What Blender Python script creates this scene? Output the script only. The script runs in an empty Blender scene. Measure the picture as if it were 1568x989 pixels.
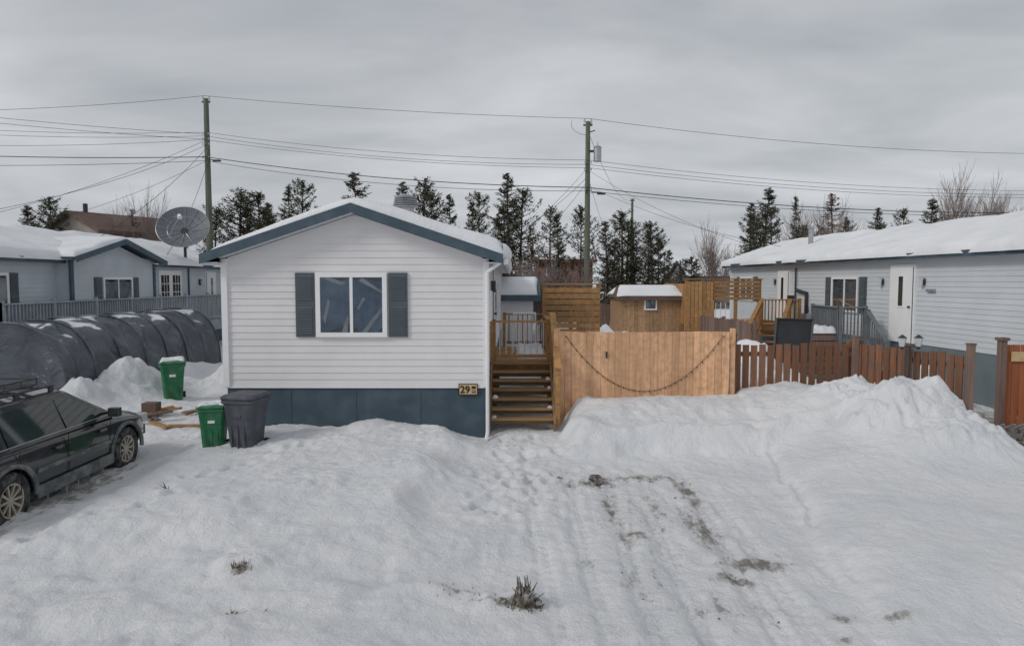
import bpy, bmesh, math, random
import numpy as np
from mathutils import Vector, Matrix
random.seed(7); RNG=np.random.RandomState(7)
scene=bpy.context.scene
COL=scene.collection
rad=math.radians

# ------------------------------------------------------------------ noise
_T=RNG.rand(256,256)
def vnoise(x,y):
    x=np.asarray(x,float); y=np.asarray(y,float)
    xi=np.floor(x).astype(int); yi=np.floor(y).astype(int)
    fx=x-xi; fy=y-yi
    fx=fx*fx*(3-2*fx); fy=fy*fy*(3-2*fy)
    a=_T[xi&255,yi&255]; b=_T[(xi+1)&255,yi&255]; c=_T[xi&255,(yi+1)&255]; d=_T[(xi+1)&255,(yi+1)&255]
    return (a*(1-fx)+b*fx)*(1-fy)+(c*(1-fx)+d*fx)*fy-0.5
def S(a,b,t):
    t=np.clip((t-a)/(b-a),0,1); return t*t*(3-2*t)

# ------------------------------------------------------------------ materials
def nt(name):
    m=bpy.data.materials.new(name); m.use_nodes=True
    return m,m.node_tree,m.node_tree.nodes['Principled BSDF']
def mk(name,col,rough=.7,var=.12,scale=6,stretch=(1,1,1),island=0.0,bump=0,bscale=40,metal=0,spec=.3,coat=0,dirt=None):
    m,t,b=nt(name); N=t.nodes; L=t.links
    tc=N.new('ShaderNodeTexCoord'); mp=N.new('ShaderNodeMapping'); mp.inputs['Scale'].default_value=stretch
    L.new(tc.outputs['Object'],mp.inputs['Vector'])
    no=N.new('ShaderNodeTexNoise'); no.inputs['Scale'].default_value=scale; no.inputs['Detail'].default_value=4
    L.new(mp.outputs[0],no.inputs['Vector'])
    mr=N.new('ShaderNodeMapRange'); mr.inputs['From Min'].default_value=.3; mr.inputs['From Max'].default_value=.7
    mr.inputs['To Min'].default_value=1-var; mr.inputs['To Max'].default_value=1+var
    L.new(no.outputs['Fac'],mr.inputs['Value'])
    fac=mr.outputs[0]
    if island:
        g=N.new('ShaderNodeNewGeometry'); r2=N.new('ShaderNodeMapRange')
        r2.inputs['To Min'].default_value=1-island; r2.inputs['To Max'].default_value=1+island
        L.new(g.outputs['Random Per Island'],r2.inputs['Value'])
        mu=N.new('ShaderNodeMath'); mu.operation='MULTIPLY'; L.new(fac,mu.inputs[0]); L.new(r2.outputs[0],mu.inputs[1]); fac=mu.outputs[0]
    vs=N.new('ShaderNodeVectorMath'); vs.operation='SCALE'; vs.inputs[0].default_value=col
    L.new(fac,vs.inputs['Scale']); out=vs.outputs[0]
    if dirt:
        dcol,amt,dsc=dirt
        n2=N.new('ShaderNodeTexNoise'); n2.inputs['Scale'].default_value=dsc; n2.inputs['Detail'].default_value=5
        L.new(tc.outputs['Object'],n2.inputs['Vector'])
        r3=N.new('ShaderNodeMapRange'); r3.inputs['From Min'].default_value=.42; r3.inputs['From Max'].default_value=.68; r3.inputs['To Max'].default_value=amt
        L.new(n2.outputs['Fac'],r3.inputs['Value'])
        mx=N.new('ShaderNodeMix'); mx.data_type='RGBA'; L.new(r3.outputs[0],mx.inputs['Factor'])
        L.new(out,mx.inputs['A']); mx.inputs['B'].default_value=(*dcol,1); out=mx.outputs['Result']
    L.new(out,b.inputs['Base Color'])
    b.inputs['Roughness'].default_value=rough; b.inputs['Metallic'].default_value=metal
    b.inputs['Specular IOR Level'].default_value=spec; b.inputs['Coat Weight'].default_value=coat
    if bump:
        n3=N.new('ShaderNodeTexNoise'); n3.inputs['Scale'].default_value=bscale; n3.inputs['Detail'].default_value=3
        L.new(mp.outputs[0],n3.inputs['Vector'])
        bu=N.new('ShaderNodeBump'); bu.inputs['Strength'].default_value=bump; bu.inputs['Distance'].default_value=.02
        L.new(n3.outputs['Fac'],bu.inputs['Height']); L.new(bu.outputs[0],b.inputs['Normal'])
    return m
ZG=(9,9,.6)
M={}
M['siding']=mk('vinyl_siding_white',(.75,.735,.745),.55,.035,1.5,island=.02,dirt=((.58,.56,.55),.25,1.3))
M['siding_b']=mk('vinyl_siding_grey_blue',(.54,.58,.62),.55,.05,1.5,island=.03)
M['siding_r']=mk('vinyl_siding_pale',(.60,.63,.66),.55,.04,1.5,island=.03)
M['slate']=mk('slate_paint',(.065,.10,.13),.55,.12,2,dirt=((.12,.15,.17),.35,4))
M['skirt']=mk('skirt_paint',(.055,.085,.11),.6,.14,1.6,dirt=((.11,.145,.165),.45,3))
M['skirt_r']=mk('skirt_paint_grey',(.15,.185,.205),.6,.12,2)
M['shutter']=mk('shutter_grey',(.09,.11,.125),.5,.08,5)
M['white']=mk('white_trim',(.82,.82,.83),.45,.03,4)
M['soffit']=mk('soffit',(.6,.6,.62),.6,.05,4)
M['cedar']=mk('cedar_boards',(.72,.43,.25),.75,.18,2.2,ZG,.20,.25,14,dirt=((.42,.22,.11),.45,9))
M['red']=mk('red_stained_boards',(.225,.102,.055),.8,.22,2,ZG,.28,.25,14,dirt=((.15,.11,.09),.6,5))
M['orange']=mk('orange_stain',(.36,.12,.05),.7,.18,2,ZG,.18)
M['honey']=mk('honey_lumber',(.40,.22,.09),.7,.2,3,(3,3,3),.22,.2,14,dirt=((.2,.12,.06),.4,5))
M['stair']=mk('stair_lumber',(.30,.19,.095),.75,.2,4,(.7,6,6),.15,.2,14)
M['shedwood']=mk('shed_cladding',(.38,.235,.13),.8,.2,3,(3,3,3),.2,.2,14)
M['weath']=mk('weathered_boards',(.185,.125,.105),.85,.2,2,ZG,.25)
M['greywood']=mk('grey_painted_wood',(.36,.40,.43),.7,.12,4,island=.08)
M['greydark']=mk('grey_porch_paint',(.17,.185,.195),.7,.12,4,island=.08)
M['pole']=mk('pole_wood',(.135,.15,.11),.9,.3,3,(6,6,.4),0,.4,12)
M['metal']=mk('galvanised',(.42,.43,.45),.4,.15,8,metal=.6)
M['darkmetal']=mk('dark_metal',(.06,.06,.065),.5,.1,8,metal=.3)
M['wire']=mk('wire_black',(.035,.037,.04),.6,0)
M['green']=mk('green_plastic',(.022,.16,.068),.5,.12,5,dirt=((.2,.3,.24),.35,6))
M['greyplastic']=mk('charcoal_plastic',(.075,.082,.097),.55,.12,5,dirt=((.2,.2,.22),.35,6))
M['rubber']=mk('tyre_rubber',(.025,.025,.026),.85,.2,9,dirt=((.22,.22,.22),.5,9))
M['rim']=mk('alloy_rim',(.50,.46,.38),.4,.15,9,metal=.5)
M['paint']=mk('car_paint_black',(.013,.015,.016),.2,.1,3,spec=.5,coat=.9,dirt=((.07,.08,.08),.3,3))
M['clad']=mk('car_cladding',(.10,.115,.115),.6,.15,5,dirt=((.33,.34,.34),.55,7))
M['lamp']=mk('headlamp_lens',(.55,.57,.6),.12,.1,12,spec=.6)
M['tan']=mk('sign_tan',(.62,.45,.25),.6,.1,8)
M['black']=mk('black_paint',(.012,.012,.012),.6,0)
M['rock']=mk('frozen_soil',(.11,.09,.072),.9,.4,7,bump=.8,bscale=12,dirt=((.5,.5,.5),.7,14))
M['redbrick']=mk('far_wall_red',(.23,.11,.085),.85,.12,2)
M['brownroof']=mk('brown_shingles',(.14,.095,.08),.9,.2,3)
M['tanwall']=mk('far_wall_tan',(.30,.27,.25),.85,.1,2)
M['bark']=mk('bark_brown',(.085,.068,.055),.9,.3,5)
M['birch']=mk('birch_twigs',(.25,.20,.185),.9,.25,2)
M['birchtrunk']=mk('birch_bark',(.42,.39,.37),.85,.3,4)
M['twig']=mk('dead_twigs',(.13,.10,.07),.9,.3,20)
M['curtain']=mk('curtain_blue',(.045,.12,.22),.85,.6,2.2,(1,1,.6),dirt=((.22,.30,.40),.75,2.6))
M['curtain_and_slivers']=mk('curtain_and_slivers_white',(.42,.44,.47),.85,.3,3)
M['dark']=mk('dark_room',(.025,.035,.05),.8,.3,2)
M['bbq']=mk('dark_panel',(.045,.047,.052),.7,.15,3)
def foliage(name,a,b):
    m,t,bs=nt(name); N=t.nodes;L=t.links
    g=N.new('ShaderNodeNewGeometry'); tc=N.new('ShaderNodeTexCoord')
    no=N.new('ShaderNodeTexNoise'); no.inputs['Scale'].default_value=1.6; no.inputs['Detail'].default_value=1; L.new(tc.outputs['Object'],no.inputs['Vector'])
    ad=N.new('ShaderNodeMath'); ad.operation='MULTIPLY_ADD'; ad.inputs[1].default_value=.5; L.new(g.outputs['Random Per Island'],ad.inputs[0]); 
    mr=N.new('ShaderNodeMapRange'); mr.inputs['From Min'].default_value=.35; mr.inputs['From Max'].default_value=.65; mr.inputs['To Min'].default_value=-.15; mr.inputs['To Max'].default_value=.65; L.new(no.outputs['Fac'],mr.inputs['Value'])
    L.new(mr.outputs[0],ad.inputs[2]); ad.use_clamp=True
    mx=N.new('ShaderNodeMix'); mx.data_type='RGBA'; mx.inputs['A'].default_value=(*a,1); mx.inputs['B'].default_value=(*b,1); L.new(ad.outputs[0],mx.inputs['Factor'])
    L.new(mx.outputs['Result'],bs.inputs['Base Color']); bs.inputs['Roughness'].default_value=.85; bs.inputs['Specular IOR Level'].default_value=.0
    return m
M['needle']=foliage('spruce_needles',(.036,.043,.031),(.17,.165,.105))
M['needle_br']=foliage('brown_needles',(.07,.048,.036),(.20,.12,.08))
def snowmat(name,ground=False):
    m,t,b=nt(name); N=t.nodes;L=t.links
    tc=N.new('ShaderNodeTexCoord')
    n1=N.new('ShaderNodeTexNoise'); n1.inputs['Scale'].default_value=1.1; n1.inputs['Detail'].default_value=4; L.new(tc.outputs['Object'],n1.inputs['Vector'])
    cr=N.new('ShaderNodeValToRGB'); cr.color_ramp.elements[0].position=.3; cr.color_ramp.elements[0].color=(.75,.77,.80,1)
    cr.color_ramp.elements[1].position=.7; cr.color_ramp.elements[1].color=(.87,.873,.885,1)
    L.new(n1.outputs['Fac'],cr.inputs[0]); out=cr.outputs[0]
    if ground:
        uv=N.new('ShaderNodeUVMap'); uv.uv_map='dirtmask'; su=N.new('ShaderNodeSeparateXYZ'); L.new(uv.outputs[0],su.inputs[0])
        g0=N.new('ShaderNodeMath'); g0.operation='MULTIPLY'; g0.inputs[1].default_value=.9; g0.use_clamp=True; L.new(su.outputs['X'],g0.inputs[0])
        mg=N.new('ShaderNodeMix'); mg.data_type='RGBA'; L.new(g0.outputs[0],mg.inputs['Factor']); L.new(out,mg.inputs['A']); mg.inputs['B'].default_value=(.58,.565,.55,1); out=mg.outputs['Result']
        n4=N.new('ShaderNodeTexNoise'); n4.inputs['Scale'].default_value=5; n4.inputs['Detail'].default_value=6; n4.inputs['Roughness'].default_value=.74
        mp=N.new('ShaderNodeMapping'); mp.inputs['Scale'].default_value=(1.6,.8,1); L.new(tc.outputs['Object'],mp.inputs['Vector']); L.new(mp.outputs[0],n4.inputs['Vector'])
        ns=N.new('ShaderNodeMapRange'); ns.clamp=False; ns.inputs['From Min'].default_value=.35; ns.inputs['From Max'].default_value=.65; L.new(n4.outputs['Fac'],ns.inputs['Value'])
        a=N.new('ShaderNodeMath'); a.operation='MULTIPLY_ADD'; a.inputs[1].default_value=2.2; L.new(su.outputs['X'],a.inputs[0]); L.new(ns.outputs[0],a.inputs[2])
        mr=N.new('ShaderNodeMapRange'); mr.inputs['From Min'].default_value=1.05; mr.inputs['From Max'].default_value=1.65; mr.inputs['To Max'].default_value=.85; L.new(a.outputs[0],mr.inputs['Value'])
        mx=N.new('ShaderNodeMix'); mx.data_type='RGBA'; L.new(mr.outputs[0],mx.inputs['Factor']); L.new(out,mx.inputs['A']); mx.inputs['B'].default_value=(.19,.165,.14,1)
        out=mx.outputs['Result']
    L.new(out,b.inputs['Base Color']); b.inputs['Roughness'].default_value=.75; b.inputs['Specular IOR Level'].default_value=.2
    n3=N.new('ShaderNodeTexNoise'); n3.inputs['Scale'].default_value=5; n3.inputs['Detail'].default_value=7; n3.inputs['Roughness'].default_value=.76; L.new(tc.outputs['Object'],n3.inputs['Vector'])
    bu=N.new('ShaderNodeBump'); bu.inputs['Strength'].default_value=.75; bu.inputs['Distance'].default_value=.11 if ground else .05
    L.new(n3.outputs['Fac'],bu.inputs['Height']); L.new(bu.outputs[0],b.inputs['Normal'])
    return m
M['snow']=snowmat('snow'); M['snowg']=snowmat('snow_ground',True)
def glassmat():
    m,t,b=nt('window_glass'); N=t.nodes;L=t.links
    N.remove(b); o=N['Material Output']
    g=N.new('ShaderNodeBsdfGlossy'); g.inputs['Roughness'].default_value=.03; g.inputs['Color'].default_value=(.9,.93,.95,1)
    tr=N.new('ShaderNodeBsdfTransparent'); tr.inputs['Color'].default_value=(.75,.8,.84,1)
    lw=N.new('ShaderNodeLayerWeight'); lw.inputs['Blend'].default_value=.35
    mr=N.new('ShaderNodeMapRange'); mr.inputs['To Min'].default_value=.06; mr.inputs['To Max'].default_value=.8; L.new(lw.outputs['Fresnel'],mr.inputs['Value'])
    mx=N.new('ShaderNodeMixShader'); L.new(mr.outputs[0],mx.inputs[0]); L.new(tr.outputs[0],mx.inputs[1]); L.new(g.outputs[0],mx.inputs[2]); L.new(mx.outputs[0],o.inputs[0])
    return m
M['glass']=glassmat()
M['carglass']=mk('car_glass',(.02,.035,.032),.05,.3,2,spec=.9,coat=.5)
M['dish']=mk('dish_mesh',(.16,.17,.19),.5,.1,6)
def tentmat():
    m,t,b=nt('grey_tarp'); N=t.nodes;L=t.links
    tc=N.new('ShaderNodeTexCoord'); g=N.new('ShaderNodeNewGeometry'); sx=N.new('ShaderNodeSeparateXYZ'); L.new(g.outputs['Normal'],sx.inputs[0])
    n=N.new('ShaderNodeTexNoise'); n.inputs['Scale'].default_value=1.3; n.inputs['Detail'].default_value=5; L.new(tc.outputs['Object'],n.inputs['Vector'])
    cr=N.new('ShaderNodeValToRGB'); cr.color_ramp.elements[0].color=(.065,.075,.09,1); cr.color_ramp.elements[1].color=(.125,.138,.165,1); cr.color_ramp.elements[0].position=.3; cr.color_ramp.elements[1].position=.7
    L.new(n.outputs['Fac'],cr.inputs[0])
    a=N.new('ShaderNodeMath'); a.operation='MULTIPLY_ADD'; a.inputs[1].default_value=1.0; L.new(sx.outputs['Z'],a.inputs[0]); L.new(n.outputs['Fac'],a.inputs[2])
    mr=N.new('ShaderNodeMapRange'); mr.inputs['From Min'].default_value=1.44; mr.inputs['From Max'].default_value=1.50; L.new(a.outputs[0],mr.inputs['Value'])
    mx=N.new('ShaderNodeMix'); mx.data_type='RGBA'; L.new(mr.outputs[0],mx.inputs['Factor']); L.new(cr.outputs[0],mx.inputs['A']); mx.inputs['B'].default_value=(.8,.81,.83,1)
    L.new(mx.outputs['Result'],b.inputs['Base Color']); b.inputs['Roughness'].default_value=.34; b.inputs['Specular IOR Level'].default_value=.5
    wv=N.new('ShaderNodeTexNoise'); wv.inputs['Scale'].default_value=2.4; wv.inputs['Detail'].default_value=4; wv.inputs['Distortion'].default_value=1.5; L.new(tc.outputs['Object'],wv.inputs['Vector'])
    bu=N.new('ShaderNodeBump'); bu.inputs['Strength'].default_value=.6; bu.inputs['Distance'].default_value=.14; L.new(wv.outputs['Fac'],bu.inputs['Height']); L.new(bu.outputs[0],b.inputs['Normal'])
    return m
M['tarp']=tentmat()

# ------------------------------------------------------------------ mesh builder
class MB:
    def __init__(s): s.v=[];s.f=[];s.mi=[];s.ms=[];s.M=Matrix.Identity(4)
    def frame(s,O,U,N): 
        U=Vector(U).normalized();N=Vector(N).normalized();O=Vector(O)
        s.M=Matrix(((U.x,N.x,0,O.x),(U.y,N.y,0,O.y),(U.z,N.z,1,O.z),(0,0,0,1))); return s
    def mat(s,k):
        m=M[k]
        if m not in s.ms: s.ms.append(m)
        return s.ms.index(m)
    def add(s,vs,fs,k):
        o=len(s.v); s.v+= [tuple(s.M@Vector(p)) for p in vs]; i=s.mat(k)
        for f in fs: s.f.append([o+a for a in f]); s.mi.append(i)
    def box(s,x0,x1,y0,y1,z0,z1,k):
        s.add([(x0,y0,z0),(x1,y0,z0),(x1,y1,z0),(x0,y1,z0),(x0,y0,z1),(x1,y0,z1),(x1,y1,z1),(x0,y1,z1)],
              [(0,3,2,1),(4,5,6,7),(0,1,5,4),(1,2,6,5),(2,3,7,6),(3,0,4,7)],k)
    def beam(s,p,q,w,h,k,up=(0,0,1)):
        p=Vector(p);q=Vector(q);d=(q-p).normalized();a=d.cross(Vector(up))
        if a.length<1e-3:a=Vector((1,0,0))
        a.normalize();b=a.cross(d);a*=w/2;b*=h/2
        s.add([p-a-b,p+a-b,p+a+b,p-a+b,q-a-b,q+a-b,q+a+b,q-a+b],[(0,3,2,1),(4,5,6,7),(0,1,5,4),(1,2,6,5),(2,3,7,6),(3,0,4,7)],k)
    def cyl(s,p,q,r0,r1,n,k,caps=True):
        p=Vector(p);q=Vector(q);d=(q-p)
        if d.length<1e-6:return
        d.normalize();a=d.orthogonal().normalized();b=d.cross(a)
        vs=[];
        for c,r in((p,r0),(q,r1)):
            for i in range(n):
                t=2*math.pi*i/n; vs.append(c+a*math.cos(t)*r+b*math.sin(t)*r)
        fs=[(i,(i+1)%n,n+(i+1)%n,n+i) for i in range(n)]
        if caps: fs+=[tuple(range(n))[::-1],tuple(range(n,2*n))]
        s.add(vs,fs,k)
    def build(s,name,parent=None,smooth=False,recalc=True,bevel=0):
        me=bpy.data.meshes.new(name); me.from_pydata(s.v,[],s.f)
        for m in s.ms: me.materials.append(m)
        me.polygons.foreach_set('material_index',s.mi)
        if recalc:
            bm=bmesh.new();bm.from_mesh(me);bmesh.ops.recalc_face_normals(bm,faces=bm.faces);bm.to_mesh(me);bm.free()
        if smooth: me.polygons.foreach_set('use_smooth',[True]*len(me.polygons))
        o=bpy.data.objects.new(name,me); COL.objects.link(o)
        if parent: o.parent=parent
        if bevel:
            b=o.modifiers.new('bevel','BEVEL'); b.width=bevel; b.segments=2; b.limit_method='ANGLE'
        return o
def empty(name,loc=(0,0,0),rot=0):
    e=bpy.data.objects.new(name,None); e.location=loc; e.rotation_euler=(0,0,rot); e.empty_display_size=.2; COL.objects.link(e); return e
def grid(name,P,mat,parent=None,smooth=True):
    ny,nx=P.shape[:2]
    me=bpy.data.meshes.new(name)
    idx=np.arange(nx*ny).reshape(ny,nx)
    f=np.stack([idx[:-1,:-1],idx[:-1,1:],idx[1:,1:],idx[1:,:-1]],-1).reshape(-1,4)
    me.from_pydata(P.reshape(-1,3).tolist(),[],f.tolist()); me.materials.append(M[mat])
    me.polygons.foreach_set('use_smooth',[smooth]*len(me.polygons))
    o=bpy.data.objects.new(name,me); COL.objects.link(o)
    if parent:o.parent=parent
    return o

# ------------------------------------------------------------------ ground
def ax(lo,hi,st,far,g=1.18):
    a=list(np.arange(lo,hi,st)); s=st; x=a[-1]
    while x<far: s=min(s*g,30); x+=s; a.append(x)
    s=st; x=lo; b=[]
    while x>-far: s=min(s*g,30); x-=s; b.append(x)
    return np.array(b[::-1]+a)
gx=ax(-10.5,11.5,.04,600); gy=ax(4.4,17.2,.04,700)
gy=gy[gy>-60]
X,Y=np.meshgrid(gx,gy)
def G(x,y,cx,cy,sx,sy): return np.exp(-((x-cx)/sx)**2-((y-cy)/sy)**2)
def height(x,y):
    near=S(60,25,y)*S(50,25,np.abs(x))
    w=vnoise(x*.9+5,y*.9)*.5; w2=vnoise(x*3+9,y*3+4)*.12
    e=x+w*.9+w2
    xe=3.15+(y-5.8)*.19
    dr=S(-1.1,-.3,e)*S(.4,-.2,x-xe)*S(11.8,10.8,y)
    h=.05+(.16*vnoise(x/3.3,y/3.3)+.08*vnoise(x+31,y+7))*(1-.6*dr)
    pl=S(-.85,-1.5,e)*S(6.6,8.8,y+w)*S(-6.3,-4.9,x+w*.4)
    h=h*(1-.3*pl)+.20*pl
    h+=.17*G(x,y,-2.55,12.5,.5,.6)+.06*G(x,y,-4.4,12.4,.6,.7)-.10*G(x,y,-.6,12.5,.5,.6)-.05*G(x,y,-3.6,12.6,.5,.4)
    h+=.14*G(x,y,-.85,11.6,.5,.45)+.06*G(x,y,-1.4,10.2,.3,.6)+.05*G(x,y,-1.55,8.9,.3,.5)
    pr=S(-.1,1.1,x-xe+w*.35)*S(5.4,6.4,y+w*.4)*S(8.4,7.4,x-.55*(11-y))
    pr2=S(-.02,.12,x-xe+w*.35+w2)*S(5.5,6.0,y+w*.3)*S(8.4,7.4,x-.55*(11-y))
    h+=.13*pr+.06*pr2+.16*pr*S(8,12,y)
    crack=np.exp(-((x-xe-.14+w*.35+w2)/.06)**2)*S(6,7,y)*S(11.8,11,y)*S(-.35,.05,vnoise(x*.7,y*1.3)); h-=.09*crack
    pb=S(.9,1.25,x+w2*2+w*.3)*S(11.4,11.85,y+w*.6+w2*3)*S(8.0,7.3,x)
    h+=.34*pb*(1-.40*pr)+.22*S(12.0,13.4,y)*S(.95,1.5,x)*S(8.0,7.3,x)
    h+=.12*G(x,y,1.35,12.0,.3,.3)+.10*G(x,y,2.6,11.8,.5,.22)+.10*G(x,y,4.2,11.7,.6,.25)+.10*G(x,y,1.9,12.5,.35,.3)+.05*pb*vnoise(x*5,y*5)
    m=.74*G(x,y,7.0,11.5,.85,.60)+.24*G(x,y,7.3,10.5,.6,.6)+.30*G(x,y,6.3,12.6,.8,.6)+.28*G(x,y,6.1,11.4,.6,.45)+.24*G(x,y,6.5,10.4,.7,.4)
    lm=S(.05,.30,m)
    h+=m*(1+.30*vnoise(x*2.5,y*2.5))+lm*(.16*np.abs(vnoise(x*4,y*4))+.16*np.abs(vnoise(x*7+4,y*7))+.09*np.abs(vnoise(x*13,y*13))+.03*vnoise(x*22,y*22))
    pth=S(7.9,8.5,x-.55*(12-y))*S(9.4,10.2,y)*S(22,15,y); h=h*(1-pth)+pth*(.02+.05*vnoise(x*3,y*3))
    h-=.05*dr
    cp=S(-5.2,-5.9,x+w*.3)*S(13.6,12.8,y)*S(6,7,y); h=h*(1-.85*cp)+.02*cp
    b=.75*G(x,y,-9.2,16.2,.7,.8)+.6*G(x,y,-7.5,18.2,.6,.7)+.5*G(x,y,-9.6,14.9,.5,.5)+.35*G(x,y,-9.3,19.5,.6,2.5)+.25*G(x,y,-8.4,17.4,.5,.5)
    lb=S(.1,.35,b)
    h+=b*(1+.4*vnoise(x*2.2+3,y*2.2))+lb*(.22*np.abs(vnoise(x*3.5,y*3.5))+.18*np.abs(vnoise(x*7,y*7)))
    bk=S(14.2,16,y); h=h+bk*(.30*S(-1,1.5,x)*S(9.3,7.5,x)+.1)
    fg=S(9,7,y)
    lf=S(-.8,-1.6,x)
    h+=fg*lf*(.13*vnoise(x*.9+50,y*1.5)+.07*vnoise(x*3.0,y*4.5))
    cr_=S(.02,.22,vnoise(x*1.1+80,y*1.3+3)); h+=lf*cr_*(.03+.07*np.abs(vnoise(x*5,y*7))+.05*np.abs(vnoise(x*11,y*13)))
    h+=.11*G(x,y,.05,6.2,.45,.16)*(1+vnoise(x*9,y*9))+.07*G(x,y,-.9,6.4,.45,.13)*(1+vnoise(x*9,y*9))
    rough=(.032*vnoise(x*4+11,y*4)+.026*vnoise(x*8,y*8+3)+.024*vnoise(x*17,y*17))
    calm=1-.45*pr*S(11,9,y)
    h+=near*rough*(1-.25*dr)*calm
    st=near*dr*S(10.5,9.5,y)
    h+=st*(.016*vnoise((x+.06*y)*13,y*.7)+.016*vnoise((x-.05*y)*22,y*1.1)+.012*vnoise(x*20,y*20))
    def track(cx,wid,amp,y0,y1,k=.0):
        c=cx+.10*np.sin(y*.5+cx)+k*(y-5); d=(x-c)/wid
        ins=np.exp(-d**4)*S(y0,y0+.5,y)*S(y1+.5,y1,y)
        return ins*(-amp+near*(.010*np.sin(y*2*np.pi/.16+np.abs(d)*2.5)+.010*np.cos(d*7)))
    for c,a,b_,k in((.45,3,10.5,-.02),(.9,3,9.8,0),(1.3,3,10.5,.03),(1.75,3,8.8,.02),(2.35,3,10.8,.03),(2.6,5,9.5,.03)): h+=track(c,.12,.030,a,b_,k)
    for yy,sl in((5.0,.06),(5.45,-.04)):
        c=yy+sl*x; h-=.012*np.exp(-((y-c)/.12)**4)
    return h
Z=height(X,Y)
fr=random.Random(3)
def foot(cx,cy,r=.11,d=.07):
    i0,i1=np.searchsorted(gx,[cx-.6,cx+.6]); j0,j1=np.searchsorted(gy,[cy-.6,cy+.6])
    xs=X[j0:j1,i0:i1];ys=Y[j0:j1,i0:i1]
    g=np.exp(-(((xs-cx)/r)**2+((ys-cy)/(r*1.5))**2)**2)
    Z[j0:j1,i0:i1]+=-d*g+d*.25*np.exp(-((np.hypot((xs-cx)/r,(ys-cy)/(r*1.5))-1.5)/.35)**2)
for i in range(80):
    t=fr.random(); foot(.2+fr.gauss(0,.35)-t*.3,12.7-t*4,.085,.04)
for i in range(20): foot(-3.6-i*.1+fr.gauss(0,.15),11.4-i*.22+fr.gauss(0,.1),.09,.05)
for i in range(40): foot(-5.6+fr.gauss(0,.45),11.3+fr.random()*4.4,.1,.05)
for i in range(50): foot(fr.uniform(-.6,2.8),fr.uniform(7,11),.09,.022)
D=np.zeros_like(Z)
for cx,cy,sx,sy,a in((1.15,9.95,.55,.22,.44),(2.0,10.25,.9,.20,.42),(2.50,9.6,.20,.9,.46),(1.30,8.9,.13,.9,.42),(2.30,8.1,.22,.9,.46),(2.6,7.1,.45,.22,.54),(2.25,6.7,.25,.2,.54),(1.4,7.9,.25,.35,.42),(1.9,8.9,.15,.7,.36),
    (2.9,5.9,.15,.1,.40),(.05,6.15,.3,.10,.46),(-.55,6.4,.28,.08,.40),(.8,7.2,.15,.15,.34),(1.9,6.1,.5,.3,.28),(-2.75,6.7,.18,.10,.44),(-2.5,5.9,.12,.08,.40),(.75,10.5,.5,.2,.25),(3.35,5.75,.18,.08,.42),(2.75,5.5,.12,.06,.42),
    (-7.0,9.6,1.0,2.2,.45),(-6.1,9.6,.35,1.9,.42),(9.9,13,1.1,2.0,.75),(9.9,11.2,1.0,.9,.6),(9.9,16,1.0,2.5,.6),(1.7,8.4,1.0,1.9,.19),(-6.6,14.0,1.0,.6,.22),(.1,12.4,.5,.5,.15),(1.3,6.7,.3,.6,.24),(1.0,5.6,1.2,.5,.14)):
    D=np.maximum(D,a*G(X,Y,cx,cy,sx,sy))
ground=grid('snow_ground',np.stack([X,Y,Z],-1),'snowg')
gme=ground.data; li=np.zeros(len(gme.loops),dtype=np.int32); gme.loops.foreach_get('vertex_index',li)
uvl=gme.uv_layers.new(name='dirtmask'); df=D.reshape(-1)[li]; uvl.data.foreach_set('uv',np.stack([df,df*0],-1).reshape(-1).astype(np.float32))
gme.update()
def hz(x,y): return float(height(np.array([x]),np.array([y]))[0])

# ------------------------------------------------------------------ snow slab
def edge_samples(a,b,step,e=.16):
    inner=np.arange(a+e,b-e,step)
    s=np.array([0,.08,.3,.6,.85])*e
    return np.concatenate([a+s,inner,(b-s)[::-1]])
def snow_slab(name,u0,u1,v0,v1,fz,T,parent,ustep=.18,vstep=.35,lump=.3,eave=0,skew=0):
    us=edge_samples(u0,u1,ustep);vs=edge_samples(v0,v1,vstep)
    U,V=np.meshgrid(us,vs)
    d=np.minimum(np.minimum(U-u0,u1-U),np.minimum(V-v0,v1-V))
    r=np.clip(d/.16,0,1); prof=np.sqrt(1-(1-r)**2)
    th=T*(1+lump*vnoise(U*1.1+7,V*1.1)+.2*vnoise(U*3,V*3)+skew*U/max(abs(u1),.1))*prof
    wob=.08*vnoise(U*0+3,V*2)*2
    Zz=fz(U,V)+th
    if eave:
        k=np.clip((np.abs(U)-(u1-.28))/.28,0,1); Zz-=eave*k**2
    P=np.stack([U+wob*np.sign(U)*(np.abs(U)>u1-.3),V+.05*vnoise(U*3,V*0+9)*(V<v0+.05),Zz],-1)
    return grid(name,P,'snow',parent)

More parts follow.
